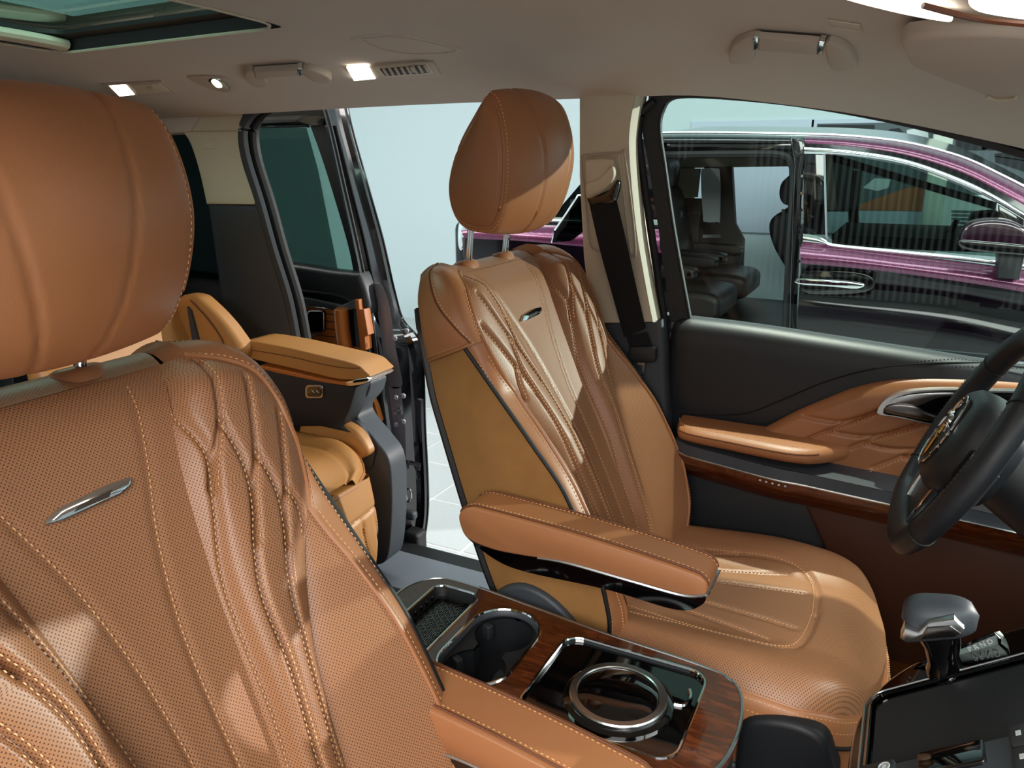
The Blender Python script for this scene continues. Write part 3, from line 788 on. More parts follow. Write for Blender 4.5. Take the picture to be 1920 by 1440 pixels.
    zt = lambda x, y: .35 + .028 * smooth01((abs(y) - .1) / .1) * (1 - .5 * smooth01((x - .25) / .2)) + .012 * smooth01(x / .35) - .045 * smooth01((x - .36) / .13) ** 2 - .035 * max(0, (abs(y) / max(hw(x), .01) - .82) / .18) ** 2 * 1.0
    XB = -.02
    INS = [(-.1, .125), (.1, .138), (.26, .15), (.325, .135), (.352, .085), (.36, 0)]
    insp = [np.array([(p.x, p.y * q) for p in cr([(a, b, 0) for a, b in INS], 8)]) for q in (-1, 1)]
    LN = [[(-.1, .028), (.1, .034), (.25, .05), (.335, .062)], [(-.1, .06), (.1, .072), (.22, .095), (.3, .118)], [(-.1, .088), (.06, .108), (.14, .128), (.2, .146)], [(-.1, .1), (.0, .118), (.06, .134)]]
    lnp = [np.array([(p.x, p.y * q) for p in cr([(a, b, 0) for a, b in L], 8)]) for L in LN for q in (-1, 1)]
    NX, NY = 130, 120; xs_ = lsp(-.14, .4765, NX); U = np.array([[x] * NY for x in xs_]); Y = np.array([[hw(x) * t for t in lsp(-1, 1, NY)] for x in xs_])
    Z = np.array([[zt(U[i, j], Y[i, j]) for j in range(NY)] for i in range(NX)])
    for q in insp: Z -= .006 * np.exp(-(dist(q, U, Y) / .005) ** 2)
    for q in lnp: Z -= .0045 * np.exp(-(dist(q, U, Y) / .004) ** 2)
    inside = np.abs(Y) < .13
    g = G().add([V(U[i, j] + XB, Y[i, j], Z[i, j]) for i in range(NX) for j in range(NY)], [(i * NY + j, (i + 1) * NY + j, (i + 1) * NY + j + 1, i * NY + j + 1) for i in range(NX - 1) for j in range(NY - 1)], [(U[i, j], Y[i, j]) for i in range(NX) for j in range(NY)])
    cu = g.build('seat_cushion', 'leather_perforated', root, angle=80)
    edge = [(x, -hw(x)) for x in xs_] + [(x, hw(x)) for x in reversed(xs_)]
    def skirt(o0, z0, o1, z1, rel0=True, rel1=False, k=6):
        rows = []
        for q in range(k + 1):
            t = q / k; row = []
            for i, (x, y) in enumerate(edge):
                a = edge[max(i - 2, 0)]; b = edge[min(i + 2, len(edge) - 1)]; ta = V(b[0] - a[0], b[1] - a[1], 0).normalized(); nn = V(ta.y, -ta.x, 0)
                zz0 = zt(x, y) + z0 if rel0 else z0; zz1 = zt(x, y) + z1 if rel1 else z1
                oo = o0 + (o1 - o0) * math.sin(t * math.pi / 2); row.append(V(x + XB, y, 0) + nn * oo + V(0, 0, zz0 + (zz1 - zz0) * (1 - math.cos(t * math.pi / 2))))
            rows.append(row)
        return rows
    R1 = skirt(0, 0, .014, -.045, True, True); n = len(edge)
    def strip(rows, name, mat):
        g = G()
        g.add([p for r in rows for p in r], [(a * n + i, a * n + i + 1, (a + 1) * n + i + 1, (a + 1) * n + i) for a in range(len(rows) - 1) for i in range(n - 1)])
        return g.build(name, mat, root, angle=70, fix=True)
    strip(R1, 'cushion_border', 'leather_tan')
    G().tube(R1[-1], .0035, 6).build('cushion_welt', 'rubber', root)
    R2 = [R1[-1], [p + V(0, 0, -.02) - (p - V(p.x * .8, 0, p.z)).normalized() * .004 for p in R1[-1]], [V(p.x * .99, p.y * .95, .2) for p in R1[-1]]]
    strip(R2, 'cushion_valance', 'leather_tan')
    G().tube([p * 1.0 for p in R1[0]], .002, 5).build('cushion_piping', 'leather_tan', root)
    g = G(); stitches(g, R1[2], V(0, 0, 1)); stitches(g, R1[4], V(0, 0, 1))
    for q in lnp: stitches(g, [V(a + XB, b + .004, zt(a, b) + .0005 - .002) for a, b in q], V(0, 0, 1))
    for q in insp: stitches(g, [V(a - .006 + XB, b, zt(a, b)) for a, b in q], V(0, 0, 1))
    o = g.build('cushion_stitching', 'thread', root, smooth=False); o['kind'] = 'stuff'
    # plastic base with curved outer shield
    g = G()
    g.rbox((.12, 0, .13), (.5, .38, .16), .03); g.rbox((.12, -.17, .03), (.55, .05, .05), .01); g.rbox((.12, .17, .03), (.55, .05, .05), .01)
    g.build('seat_base', 'soft_plastic_black', root)
    for s in (-1, 1):
        o2 = cr([(x, 0, z) for x, z in ((-.17, .36), (-.15, .41), (-.1, .437), (-.04, .42), (.02, .36), (.07, .27), (.3, .22), (.41, .2), (.44, .12), (.3, .07), (-.05, .07), (-.14, .2))], 4, True)
        g = G().slab([V(p.x, s * .262, p.z) for p in o2], (0, -s * .02, 0), .008, 3); g.build('base_shield', 'soft_plastic_charcoal', root)
    # ---- armrest on the console side
    s = arm_side; y0 = s * .287; y1 = s * .36
    return root, (y0, y1)

def armrest(root, y0, y1, P0, slope, L=.42):
    """hinged armrest; P0 = rear top corner (x, z) in the seat frame"""
    ar = math.radians(slope); ex = V(math.cos(ar), 0, -math.sin(ar)); ez = V(math.sin(ar), 0, math.cos(ar)); o0 = V(P0[0], 0, P0[1])
    def A(x, y, z): return o0 + ex * x + V(0, y, 0) + ez * z
    top = cr([(0, 0, -.032), (.0, 0, -.012), (.018, 0, 0), (.05, 0, .002), (.2, 0, -.002), (L - .035, 0, -.014), (L - .006, 0, -.022), (L, 0, -.036), (L - .008, 0, -.05), (L - .05, 0, -.052), (L - .2, 0, -.05), (L - .27, 0, -.058), (.06, 0, -.062), (.015, 0, -.055)], 5, True)
    ys_ = [0, .02, .08, .16, .84, .92, .98, 1]; sc = [.86, .95, .985, 1, 1, .985, .95, .86]
    c = V(L * .5, 0, -.03)
    g = G().loft([[A(c.x + (p.x - c.x) * (1 - (1 - k) * .12), y0 + (y1 - y0) * f, c.z + (p.z - c.z) * k) for p in top] for f, k in zip(ys_, sc)])
    g.build('armrest_pad', 'leather_tan', root, angle=60, fix=True)
    for f in (.1, .9):
        pth = [A(p.x, y0 + (y1 - y0) * f, p.z + .0012) for p in top[2 * 5 - 6:7 * 5]]
        G().tube(pth, .0016, 5).build('armrest_seam', 'leather_groove', root)
    g = G(); stitches(g, [A(p.x, y0 + (y1 - y0) * .17, p.z + .001) for p in top[8:34]], ez); stitches(g, [A(p.x, y0 + (y1 - y0) * .83, p.z + .001) for p in top[8:34]], ez)
    q = g.build('armrest_stitching', 'thread', root, smooth=False); q['kind'] = 'stuff'
    low = cr([(.012, 0, -.052), (.05, 0, -.06), (L - .27, 0, -.056), (L - .2, 0, -.047), (L - .04, 0, -.049), (L - .004, 0, -.044), (L - .006, 0, -.062), (L - .04, 0, -.08), (L - .14, 0, -.078), (L - .27, 0, -.086), (.06, 0, -.078)], 5, True)
    g = G().loft([[A(p.x, y0 + (y1 - y0) * f, c.z + (p.z - c.z) * k) for p in low] for f, k in ((.02, .96), (.06, 1), (.94, 1), (.98, .96))])
    g.build('armrest_underside', 'gloss_black', root, angle=50, fix=True)
    st = cr([(L - .25, 0, -.054), (L - .2, 0, -.0495), (L - .1, 0, -.0515), (L - .03, 0, -.052), (L - .001, 0, -.042)], 5)
    for f in (.0, 1.0):
        g = G().tube([A(p.x, y0 + (y1 - y0) * f, p.z) for p in st], .0026, 6); g.build('armrest_chrome', 'satin_chrome', root)
    G().tube([A(L + .0005, y0 + (y1 - y0) * f, -.043) for f in lsp(0, 1, 6)], .0026, 6).build('armrest_chrome', 'satin_chrome', root)

drv, (ya, yb) = front_seat('tan leather driver seat with perforated petal quilting, raised headrest and suede side panel', -1, (-.40, .44, .36), .042)
armrest(drv, -.28, -.352, (-.165, .608), 1.2, .385)
pas, (ya, yb) = front_seat('tan leather passenger seat filling the left foreground, large headrest at upper left', 1, (-.45, -.43, .328), .02)
armrest(pas, .218, .298, (-.1, .541), 4.6, .375)

# black side bin at the driver cushion's console side
bn = cr([at(a, b, y=.165) - drv.location for a, b in ((1392, 1356), (1440, 1350), (1500, 1362), (1545, 1388), (1562, 1430), (1566, 1480), (1480, 1520), (1385, 1500), (1380, 1400))], 4, True)
G().slab(bn, (0, .04, 0), .012, 4).build('side_bin', 'soft_plastic_black', drv)
# ================================================================== DRIVER DOOR (setting)
door = thing('door_1', 'black driver door with tan quilted insert, padded armrest and wood strip', 'door', (-.1, .78, .5), kind='structure')
beltz = hermite([(-.46, 1.152), (-.3, 1.148), (-.1, 1.136), (.1, 1.122), (.25, 1.111), (.6, 1.085)])
prof = [(.812, .002), (.79, .004), (.77, .0), (.754, -.012), (.7465, -.03), (.744, -.06), (.745, -.12), (.75, -.18), (.757, -.22), (.76, -.3), (.765, -.5), (.765, -.72)]
pp = cr([(a, b, 0) for a, b in prof], 5)
xs_ = [-.432, -.431, -.428, -.422] + lsp(-.41, .6, 40)
def dcard(x, q):
    p = pp[q]; k = 1 - math.sqrt(max(0, 1 - ((x + .405) / -.028) ** 2)) if x < -.405 else 0
    return V(x, p.x + .03 * k, beltz(x) + p.y - .012 * k)
g = G().grid(lambda q, x: dcard(x, q), range(len(pp)), xs_)
g.add([dcard(xs_[0], q) for q in range(len(pp))] + [dcard(xs_[0], q) + V(0, .05, 0) for q in range(len(pp))], [(i, len(pp) + i, len(pp) + i + 1, i + 1) for i in range(len(pp) - 1)])
part(g, 'door_card', 'leather_black', door, angle=60, fix=True)
def dy(x, z):                                        # y of the card surface
    r = z - beltz(x)
    for a, b in zip(pp, pp[1:]):
        if b.y <= r <= a.y: return a.x + (b.x - a.x) * (a.y - r) / max(1e-6, a.y - b.y)
    return .765
# double seam across the card
sm = cr([at(a, b, y=.746) for a, b in ((1262, 775), (1330, 779), (1400, 775), (1470, 748), (1540, 718), (1620, 695), (1700, 684), (1800, 684), (1920, 693), (2040, 706))], 6)
part(G().tube([V(p.x, dy(p.x, p.z) - .0004, p.z) for p in sm], .0016, 5), 'card_seam', 'rubber', door)
g = G()
for o in (.005, -.005): stitches(g, [V(p.x, dy(p.x, p.z + o) - .001, p.z + o) for p in sm], V(0, -1, 0), .004, .0025, .0009, .0007)
o = part(g, 'card_stitching', 'thread_dark', door, smooth=False); o['kind'] = 'stuff'
# tan quilted insert
topc = [at(a, b, y=.748) for a, b in ((1408, 812), (1440, 797), (1500, 766), (1550, 745), (1600, 726), (1650, 714), (1700, 709), (1820, 711), (1920, 717), (2060, 730))]
ztop = hermite([(p.x, p.z) for p in topc]); x0, x1 = topc[0].x, .57
QL = [[(1508, 777), (1540, 783), (1572, 787), (1610, 781), (1650, 766)], [(1512, 820), (1560, 801), (1620, 778), (1648, 768)], [(1555, 803), (1600, 812), (1650, 812), (1700, 800), (1730, 790)],
      [(1594, 836), (1640, 818), (1700, 798), (1740, 788)], [(1622, 826), (1660, 836), (1710, 838), (1760, 828)], [(1634, 874), (1680, 856), (1730, 838), (1790, 820)], [(1692, 852), (1730, 858), (1780, 852)], [(1700, 888), (1760, 862), (1820, 842)]]
qpoly = [np.array([(p.x, p.z) for p in cr([at(a, b, y=.735) for a, b in L], 6)]) for L in QL]
NX, NZ = 190, 70; xs2 = lsp(x0, x1, NX)
zb = lambda x: .862 + .02 * x
X = np.array([[x] * NZ for x in xs2]); Z = np.array([[zb(x) + max(ztop(x) - zb(x), .004) * t for t in lsp(0, 1, NZ)] for x in xs2])
T = np.array([lsp(0, 1, NZ)] * NX)
Y = .742 - .018 * np.clip((1 - T) / .12, 0, 1) ** .5 * np.clip((X - x0) / .05, 0, 1) ** .5 - .006 * np.sin(np.pi * T)
for i, q in enumerate(qpoly): Y += .006 * np.exp(-(dist(q, X, Z) / .0036) ** 2)
g = G().add([V(X[i, j], Y[i, j], Z[i, j]) for i in range(NX) for j in range(NZ)], [(i * NZ + j, i * NZ + j + 1, (i + 1) * NZ + j + 1, (i + 1) * NZ + j) for i in range(NX - 1) for j in range(NZ - 1)])
part(g, 'quilted_insert', 'leather_tan', door, angle=70, fix=True)
g = G()
for q in (qpoly[1], qpoly[3], qpoly[5], qpoly[7]):
    stitches(g, [V(a, .716, b - .004) for a, b in q], V(0, -1, 0), .004, .0028)
o = part(g, 'insert_stitching', 'thread_light', door, smooth=False); o['kind'] = 'stuff'
# inner handle: bezel, bowl, lever
bz = [(1645, 771), (1660, 750), (1695, 736), (1760, 731), (1850, 733), (1940, 740), (1960, 790), (1930, 822), (1850, 812), (1750, 797), (1680, 782), (1652, 778)]
ob = cr([at(a, b, y=.698) for a, b in bz], 4, True); cc = sum(ob, V(0, 0, 0)) / len(ob)
ib = [cc + (p - cc) * .93 + V(.002, 0, 0) for p in ob]
part(G().ring(ob, ib, (0, .02, 0)), 'handle_bezel', 'satin_chrome', door, fix=True)
part(G().slab([p + V(0, .018, 0) for p in ib], (0, .01, 0)), 'handle_bowl', 'gloss_black', door)
up = [(1652, 768), (1668, 752), (1700, 741), (1760, 736), (1820, 738), (1760, 746), (1725, 760), (1700, 762), (1670, 762)]
part(G().slab(cr([at(a, b, y=.7) for a, b in up], 3, True), (0, .014, 0), .004, 2), 'handle_cover', 'satin_chrome', door)
lv = [(1655, 770), (1672, 758), (1715, 761), (1735, 772), (1760, 780), (1800, 786), (1800, 797), (1740, 790), (1680, 779)]
part(G().slab(cr([at(a, b, y=.696) for a, b in lv], 3, True), (0, .016, 0), .004, 2), 'handle_lever', 'dark_chrome', door)
# armrest pad
ax = hermite([(-.385, .0), (-.372, .7), (-.35, .95), (-.3, 1), (-.1, 1), (-.02, .9), (.03, .55)])
inner = hermite([(-.39, .705), (-.378, .672), (-.35, .655), (-.28, .645), (-.16, .632), (-.125, .638), (-.095, .66), (-.07, .69), (-.045, .725)])
def ring_arm(x, z0=.945, th=.03):
    yi, yo = inner(x), .748; zt_ = z0 - .004 * smooth01((x + .2) / .2); w = yo - yi; r = min(.014, w * .4, th * .5)
    pts = [(yo, zt_), (yi + r * 1.6, zt_ - .001), (yi + r * .6, zt_ - r * .35), (yi, zt_ - r * 1.1), (yi + .002, zt_ - th + r * .6), (yi + r * .7, zt_ - th), (yo, zt_ - th)]
    return [V(x, a, b) for a, b in pts]
xa = [-.388, -.386, -.382, -.376] + lsp(-.365, -.045, 30)
part(G().loft([ring_arm(x) for x in xa]), 'armrest_pad', 'leather_tan', door, angle=50, fix=True)
part(G().tube([V(x, inner(x) + .0035, .945 - .0105) for x in xa if x < -.1], .0018, 5), 'armrest_seam', 'leather_groove', door)
g = G(); stitches(g, [V(x, inner(x) + .016, .946) for x in xa if x < -.12], V(0, 0, 1)); o = part(g, 'armrest_stitching', 'thread_light', door, smooth=False); o['kind'] = 'stuff'
# shelf, bright line, walnut
shelf = lambda x, t: V(x, inner(max(-.38, min(x, -.13))) + .004 + t * (.75 - inner(-.13)), .913 - .055 * (x + .385) * (1 - .2 * t))
fin = lambda x: inner(max(-.38, min(x, -.13))) + .002
xsv = [-.385] + lsp(-.375, .4, 40)
g = G().grid(lambda t, x: shelf(x, t), lsp(0, 1, 6), xsv)
g.grid(lambda t, x: V(x, fin(x) - .002 * t, shelf(x, 0).z - .022 * t), lsp(0, 1, 3), xsv)
part(g, 'armrest_shelf', 'soft_plastic_charcoal', door, angle=50, fix=True)
zl = lambda x: shelf(x, 0).z - .023
part(G().tube([V(-.384, .72, zl(-.38) - .05), V(-.388, .69, zl(-.38) - .01)] + [V(x, fin(x) - .004, zl(x)) for x in xsv[1:]], .0024, 6), 'bright_strip', 'satin_chrome', door)
g = G().grid(lambda t, x: V(x, fin(x) - .004 + .05 * t ** 1.5, zl(x) - .062 * t), lsp(0, 1, 6), xsv)
g.add([V(-.385, fin(-.385), zl(-.385)), V(-.385, fin(-.385) + .05, zl(-.385) - .062), V(-.385, .75, zl(-.385) - .062), V(-.385, .75, zl(-.385))], [(0, 1, 2, 3)])
part(g, 'walnut_strip', 'walnut', door, angle=50, fix=True)
for k in range(5):
    x = -.2 + .012 * k; part(G().box((x, fin(x) - .0045, zl(x) - .008), (.004, .0012, .003)), 'memory_marker', 'print_white', door)
# lower door: dark panel, brown pocket, speaker
part(G().rbox((0.1, .755, .62), (1.0, .05, .42), .02), 'lower_panel', 'soft_plastic_black', door)
pk = [V(-.14, .705, .845), V(.5, .705, .80), V(.5, .705, .5), V(.06, .705, .5), V(-.03, .705, .64)]
part(G().slab(pk, (0, .04, 0), .008, 2), 'door_pocket', 'trim_brown', door)
# window frame: broad rear post, slim top
gi = [(1291, 600), (1262, 440), (1243, 310), (1234, 245), (1239, 208), (1262, 184), (1350, 184), (1500, 199), (1650, 225), (1780, 256), (1920, 296), (2060, 346)]
fi = cr([at(a, b, y=.775) for a, b in gi], 5)
go = [(1257, 605), (1236, 440), (1216, 310), (1204, 245), (1205, 208), (1240, 177), (1350, 176), (1500, 189), (1650, 214), (1780, 245), (1920, 284), (2060, 333)]
fo = cr([at(a, b, y=.772) for a, b in go], 5); n = len(fi)
d = V(0, .03, 0); P = fo + fi + [p + d for p in fo] + [p + d for p in fi]; F = []
for i in range(n - 1): F += [(i, i + 1, n + i + 1, n + i), (n + i, n + i + 1, 3 * n + i + 1, 3 * n + i), (i, 2 * n + i, 2 * n + i + 1, i + 1)]
part(G().add(P, F), 'window_frame', 'soft_plastic_black', door, angle=50, fix=True)
k0 = 20
hd = [p + V(0, .03, 0) for p in fo[k0:]]; hd2 = [p + V(0, .045, .075) for p in fo[k0:]]; hn = len(hd)
part(G().add(hd + hd2 + [p + V(0, .02, 0) for p in hd2] + [p + V(0, .03, 0) for p in hd], [(i, i + 1, hn + i + 1, hn + i) for i in range(hn - 1)] + [(2 * hn + i, 2 * hn + i + 1, 3 * hn + i + 1, 3 * hn + i) for i in range(hn - 1)]), 'light_block_strip', 'rubber', door, fix=True)  # unseen strip added to block light leaking between frame and roof edge
part(G().tube([p + V(.002, .004, 0) for p in fi], .0028, 6), 'glass_run', 'rubber_grey', door)
part(G().tube(cr([at(a, b, y=.765) for a, b in ((1258, 1000), (1256, 800), (1250, 640), (1226, 470), (1206, 330), (1197, 250), (1203, 212), (1226, 188))], 5), .0085, 8), 'door_seal', 'rubber', door)
gl = [p + V(0, .012, 0) for p in fi] + [V(.5, .787, 1.35), V(.62, .787, 1.08), V(-.39, .787, 1.12)]
o = part(G().slab(gl, (0, .004, 0)), 'window_glass', 'window_glass', door, smooth=False)
# outside skin of the door
part(G().rbox((0.1, .9, .74), (1.02, .1, .74), .05), 'outer_skin', 'plum_black_paint', door)
# door mirror outside is beyond the frame

# ================================================================== SEAT BELT
bl = thing('seat_belt', 'black seat belt hanging from the beige pillar behind the driver seat', 'seat belt', (-.5, .68, 1.4))
A0, A1 = at(1108, 378, y=.675), at(1160, 352, y=.675)
l0, l1 = at(1186, 628, y=.655), at(1216, 640, y=.655)
g = G()
L = [at(a, b, y=c) for a, b, c in ((1103, 374, .672), (1125, 470, .684), (1150, 560, .703), (1170, 632, .712))]; Rr = [at(a, b, y=c) for a, b, c in ((1150, 352, .668), (1171, 440, .68), (1193, 540, .7), (1210, 615, .709))]
Lc, Rc = cr(L, 6), cr(Rr, 6); n = len(Lc)
g.add(Lc + Rc, [(i, i + 1, n + i + 1, n + i) for i in range(n - 1)]); g.add([p + V(0, .002, 0) for p in Lc + Rc], [(n + i, n + i + 1, i + 1, i) for i in range(n - 1)])
part(g, 'webbing', 'belt_webbing', bl, fix=False)
lp = [(1100, 372), (1110, 371), (1135, 362), (1150, 345), (1155, 337), (1161, 342), (1158, 362), (1150, 380), (1125, 380), (1108, 384)]
part(G().slab(cr([at(a, b, y=.667) for a, b in lp], 3, True), (0, .012, 0), .003, 2), 'webbing_loop', 'gloss_black', bl)
part(G().slab([at(a, b, y=.704) for a, b in rrect(1177, 1229, 650, 681, 8, 4)], (0, .014, 0), .004, 2), 'tongue_grip', 'soft_plastic_black', bl)
to = [at(a, b, y=.708) for a, b in ((1194, 678), (1209, 680), (1206, 710), (1192, 704))]; c = sum(to, V(0, 0, 0)) / 4
part(G().ring(to, [c + (p - c) * .55 for p in to], (0, .002, 0)), 'latch_tongue', 'satin_chrome', bl)
part(G().slab([at(a, b, y=.712) for a, b in ((1175, 632), (1212, 622), (1222, 650), (1182, 658))], (0, .002, 0)), 'lower_webbing', 'belt_webbing', bl)
# buckle by the console
bk = thing('belt_buckle', 'small red and black belt buckle between walnut console and driver cushion', 'buckle', at(1135, 1180, z=.735))
p0 = at(1135, 1182, z=.74)
part(G().rbox(p0 + V(0, 0, -.03), (.02, .024, .08), .004), 'buckle_body', 'soft_plastic_black', bk)
part(G().rbox(p0 + V(.003, -.002, .012), (.018, .018, .008), .003), 'release_button', 'red_plastic', bk)
# ================================================================== CENTRE CONSOLE
CZ = .79
con = thing('center_console', 'walnut centre console with chrome edging between the two front seats', 'console', (-.4, .0, .36))
ol = [(-.676, -.05), (-.68, .05), (-.675, .11), (-.645, .148), (-.588, .154), (-.46, .14), (-.33, .124), (-.2, .114), (-.148, .103), (-.122, .072), (-.112, .0), (-.122, -.072), (-.148, -.103), (-.2, -.114), (-.33, -.124), (-.46, -.14), (-.588, -.154), (-.645, -.148), (-.675, -.11)]
OL = [(p.x, p.y) for p in cr([(a, b, 0) for a, b in ol], 5, True)]
TR = rrect(-.636, -.552, -.131, .131, .02, 5)
def capsule(cx, cy, r, L, k=10):
    out = []
    for i in range(2 * k):
        a = math.pi * i / (2 * k - 1) ; out.append((cx + r * math.cos(a), cy + L + r * math.sin(a)))
    for i in range(2 * k):
        a = math.pi + math.pi * i / (2 * k - 1); out.append((cx + r * math.cos(a), cy - L + r * math.sin(a)))
    return out
CUP = capsule(-.476, .02, .056, .042)
CUP = [(x + .0 * y, y) for x, y in CUP]
PAN = rrect(-.383, -.17, -.09, .096, .028, 6)
def holed_top(outer, holes, z, name, mat, root, th=.02):
    b = bmesh.new()
    def loop(q): 
        vs = [b.verts.new((x, y, z)) for x, y in q]
        return [b.edges.new((vs[i], vs[(i + 1) % len(vs)])) for i in range(len(vs))]
    es = loop(outer)
    for h in holes: es += loop(h)
    bmesh.ops.triangle_fill(b, use_beauty=True, use_dissolve=False, edges=es, normal=(0, 0, 1))
    for f in b.faces:
        if f.normal.z < 0: f.normal_flip()
    g = G().bm(b)
    for q, sg in [(outer, 1)] + [(h, -1) for h in holes]:
        n = len(q); g.add([(x, y, z) for x, y in q] + [(x, y, z - th) for x, y in q], [(i, (i + 1) % n, n + (i + 1) % n, n + i)[::-sg] for i in range(n)])
    return part(g, name, mat, root, smooth=False)
holed_top(OL, [TR, CUP, PAN], CZ, 'walnut_top', 'walnut', con)
part(G().tube([V(x, y, CZ - .001) for x, y in OL], .0028, 6, True), 'edge_strip', 'satin_chrome', con)
skin = [V(x * .985 - .006, y * .93, CZ - .004) for x, y in OL]
g = G().loft([skin, [p + V(0, 0, -.02) for p in skin], [V(p.x * .98 - .008, p.y * .9, .36) for p in skin]], False, False)
part(g, 'console_body', 'soft_plastic_black', con, angle=50, fix=True)
# storage tray with ribbed metal floor
def hoop(q, z, r, name, mat): return part(G().tube([V(x, y, z) for x, y in q], r, 6, True), name, mat, con)
hoop(TR, CZ + .0005, .0022, 'tray_rim', 'chrome')
ti = rrect(-.628, -.558, -.122, .122, .016, 5)
g = G().loft([[V(x, y, CZ) for x, y in TR], [V(x, y, CZ - .012) for x, y in ti], [V(x, y, CZ - .02) for x, y in ti]], False, False)
g.add([V(x, y, CZ - .02) for x, y in ti], [tuple(range(len(ti)))])
tr = part(g, 'tray', 'soft_plastic_black', con, angle=40, fix=True)
rib = G().box((0, 0, 0), (.0016, .236, .0022)); me_r = None
for k in range(20):
    x = -.6255 + .0034 * k
    if me_r is None:
        o = part(rib, 'tray_rib', 'dark_chrome', con, smooth=False); me_r = o.data
    else:
        o = bpy.data.objects.new('tray_rib', me_r); COL.objects.link(o); o.parent = con; o.matrix_parent_inverse = Matrix.Translation(-con.location)
    o.location = (x, 0, CZ - .017)
g = G()
for k in range(17):
    for sgn in (-1, 1):
        y = -.105 + .0132 * k
        g.box((-.593, y, CZ - .0162), (.058, .0016, .002), Matrix.Rotation(sgn * .7, 3, 'Z'))
o = part(g, 'tray_lattice', 'dark_chrome', con, smooth=False); o['kind'] = 'stuff'
for k in range(13):
    part(G().box((-.6265, -.1 + .0165 * k, CZ - .008), (.0016, .0045, .008)), 'tray_louvre', 'dark_chrome', con, smooth=False)
# cup holders
hoop(CUP, CZ + .0005, .0026, 'cup_rim', 'chrome')
ci = capsule(-.476, .02, .0515, .042)
g = G().loft([[V(x, y, CZ) for x, y in CUP], [V(x, y, CZ - .006) for x, y in ci], [V(x, y, CZ - .009) for x, y in ci]], False, False)
part(g, 'cup_surround', 'soft_plastic_charcoal', con, angle=40, fix=True)
ca = (-.476, .066); cb = (-.476, -.028); rc = .046
wells = []
for c in (ca, cb): wells.append([(c[0] + rc * math.cos(a), c[1] + rc * math.sin(a)) for a in lsp(0, 2 * math.pi, 33)[:-1]])
# plate between the two wells: fill the capsule minus a figure of eight
def eight():
    up_, dn = [], []
    dy_ = (ca[1] - cb[1]) / 2; nk = .014
    a0 = math.asin(max(-1, min(1, (dy_ - .004) / rc)))
    for a in lsp(-a0 * .86, math.pi + a0 * .86, 30): up_.append((ca[0] + rc * math.cos(a), ca[1] + rc * math.sin(a)))
    for a in lsp(math.pi - a0 * .86, 2 * math.pi + a0 * .86, 30): dn.append((cb[0] + rc * math.cos(a), cb[1] + rc * math.sin(a)))
    return up_ + dn
E8 = eight()
holed_top(ci, [E8], CZ - .009, 'cup_plate', 'soft_plastic_black', con, .004)
g = G().loft([[V(x, y, CZ - .009) for x, y in E8], [V(x, y, CZ - .075) for x, y in E8]], False, False); g.add([V(x, y, CZ - .075) for x, y in E8], [tuple(range(len(E8)))])
part(g, 'cup_well', 'soft_plastic_black', con, angle=40, fix=True)
for c, a in ((ca, 2.75), (cb, 2.75)):
    d = V(math.cos(a), math.sin(a), 0); p = V(c[0], c[1], CZ - .024) + d * (rc - .006); rt_ = Matrix.Rotation(a, 3, 'Z')
    q = part(G().rbox(p, (.016, .013, .024), .003, rt_), 'cup_clip', 'button_black', con)
    for k in range(3):
        G().box(p + V(0, 0, .0125) + rt_ @ V(-.004 + .004 * k, 0, 0), (.0014, .009, .001), rt_).build('clip_rib', 'rubber_grey', q).matrix_parent_inverse = q.matrix_parent_inverse.copy()
part(G().loft([[V(-.436 - .02 * math.cos(a), .0 + .036 * math.sin(a), CZ - z) for a in lsp(-1.3, 1.3, 14)] + [V(-.432, .03, CZ - z), V(-.432, -.03, CZ - z)] for z in (.03, .07)]), 'cup_divider', 'button_black', con, fix=True)
# gloss panel with round controller
hoop(PAN, CZ + .0008, .0023, 'panel_rim', 'chrome')
pi_ = rrect(-.38, -.173, -.087, .093, .026, 6)
g = G().loft([[V(x, y, CZ + .001) for x, y in PAN], [V(x, y, CZ - .004) for x, y in pi_]], False, False); g.add([V(x, y, CZ - .004) for x, y in pi_], [tuple(range(len(pi_)))])
part(g, 'gloss_panel', 'gloss_black', con, angle=30, fix=True)
dc = V(-.268, -.006, CZ - .004)
part(G().lathe([(.073, 0), (.073, .003), (.066, .006), (.064, .006)], dc, (0, 0, 1), 56), 'dial_seat', 'gloss_black', con, fix=True)
part(G().lathe([(.065, .004), (.065, .011), (.0635, .0128), (.0555, .0128), (.054, .0115), (.054, .004)], dc, (0, 0, 1), 64), 'dial_ring', 'satin_chrome', con, fix=True)
part(G().lathe([(.0545, .006), (.053, .0105), (.045, .013), (.03, .0148), (.015, .0155), (.002, .0157)], dc, (0, 0, 1), 56), 'dial_glass', 'gloss_black', con, fix=True)
part(G().lathe([(.05, .0), (.05, .0015), (.047, .0015), (.047, .0)], dc + V(0, 0, .0098), (0, 0, 1), 56), 'dial_inner_ring', 'chrome', con, fix=True)
part(G().tube(cr([(-.187, .055, CZ - .002), (-.182, .04, CZ - .002), (-.186, .022, CZ - .002), (-.198, .018, CZ - .002)], 5), .003, 6), 'panel_pull', 'chrome', con)
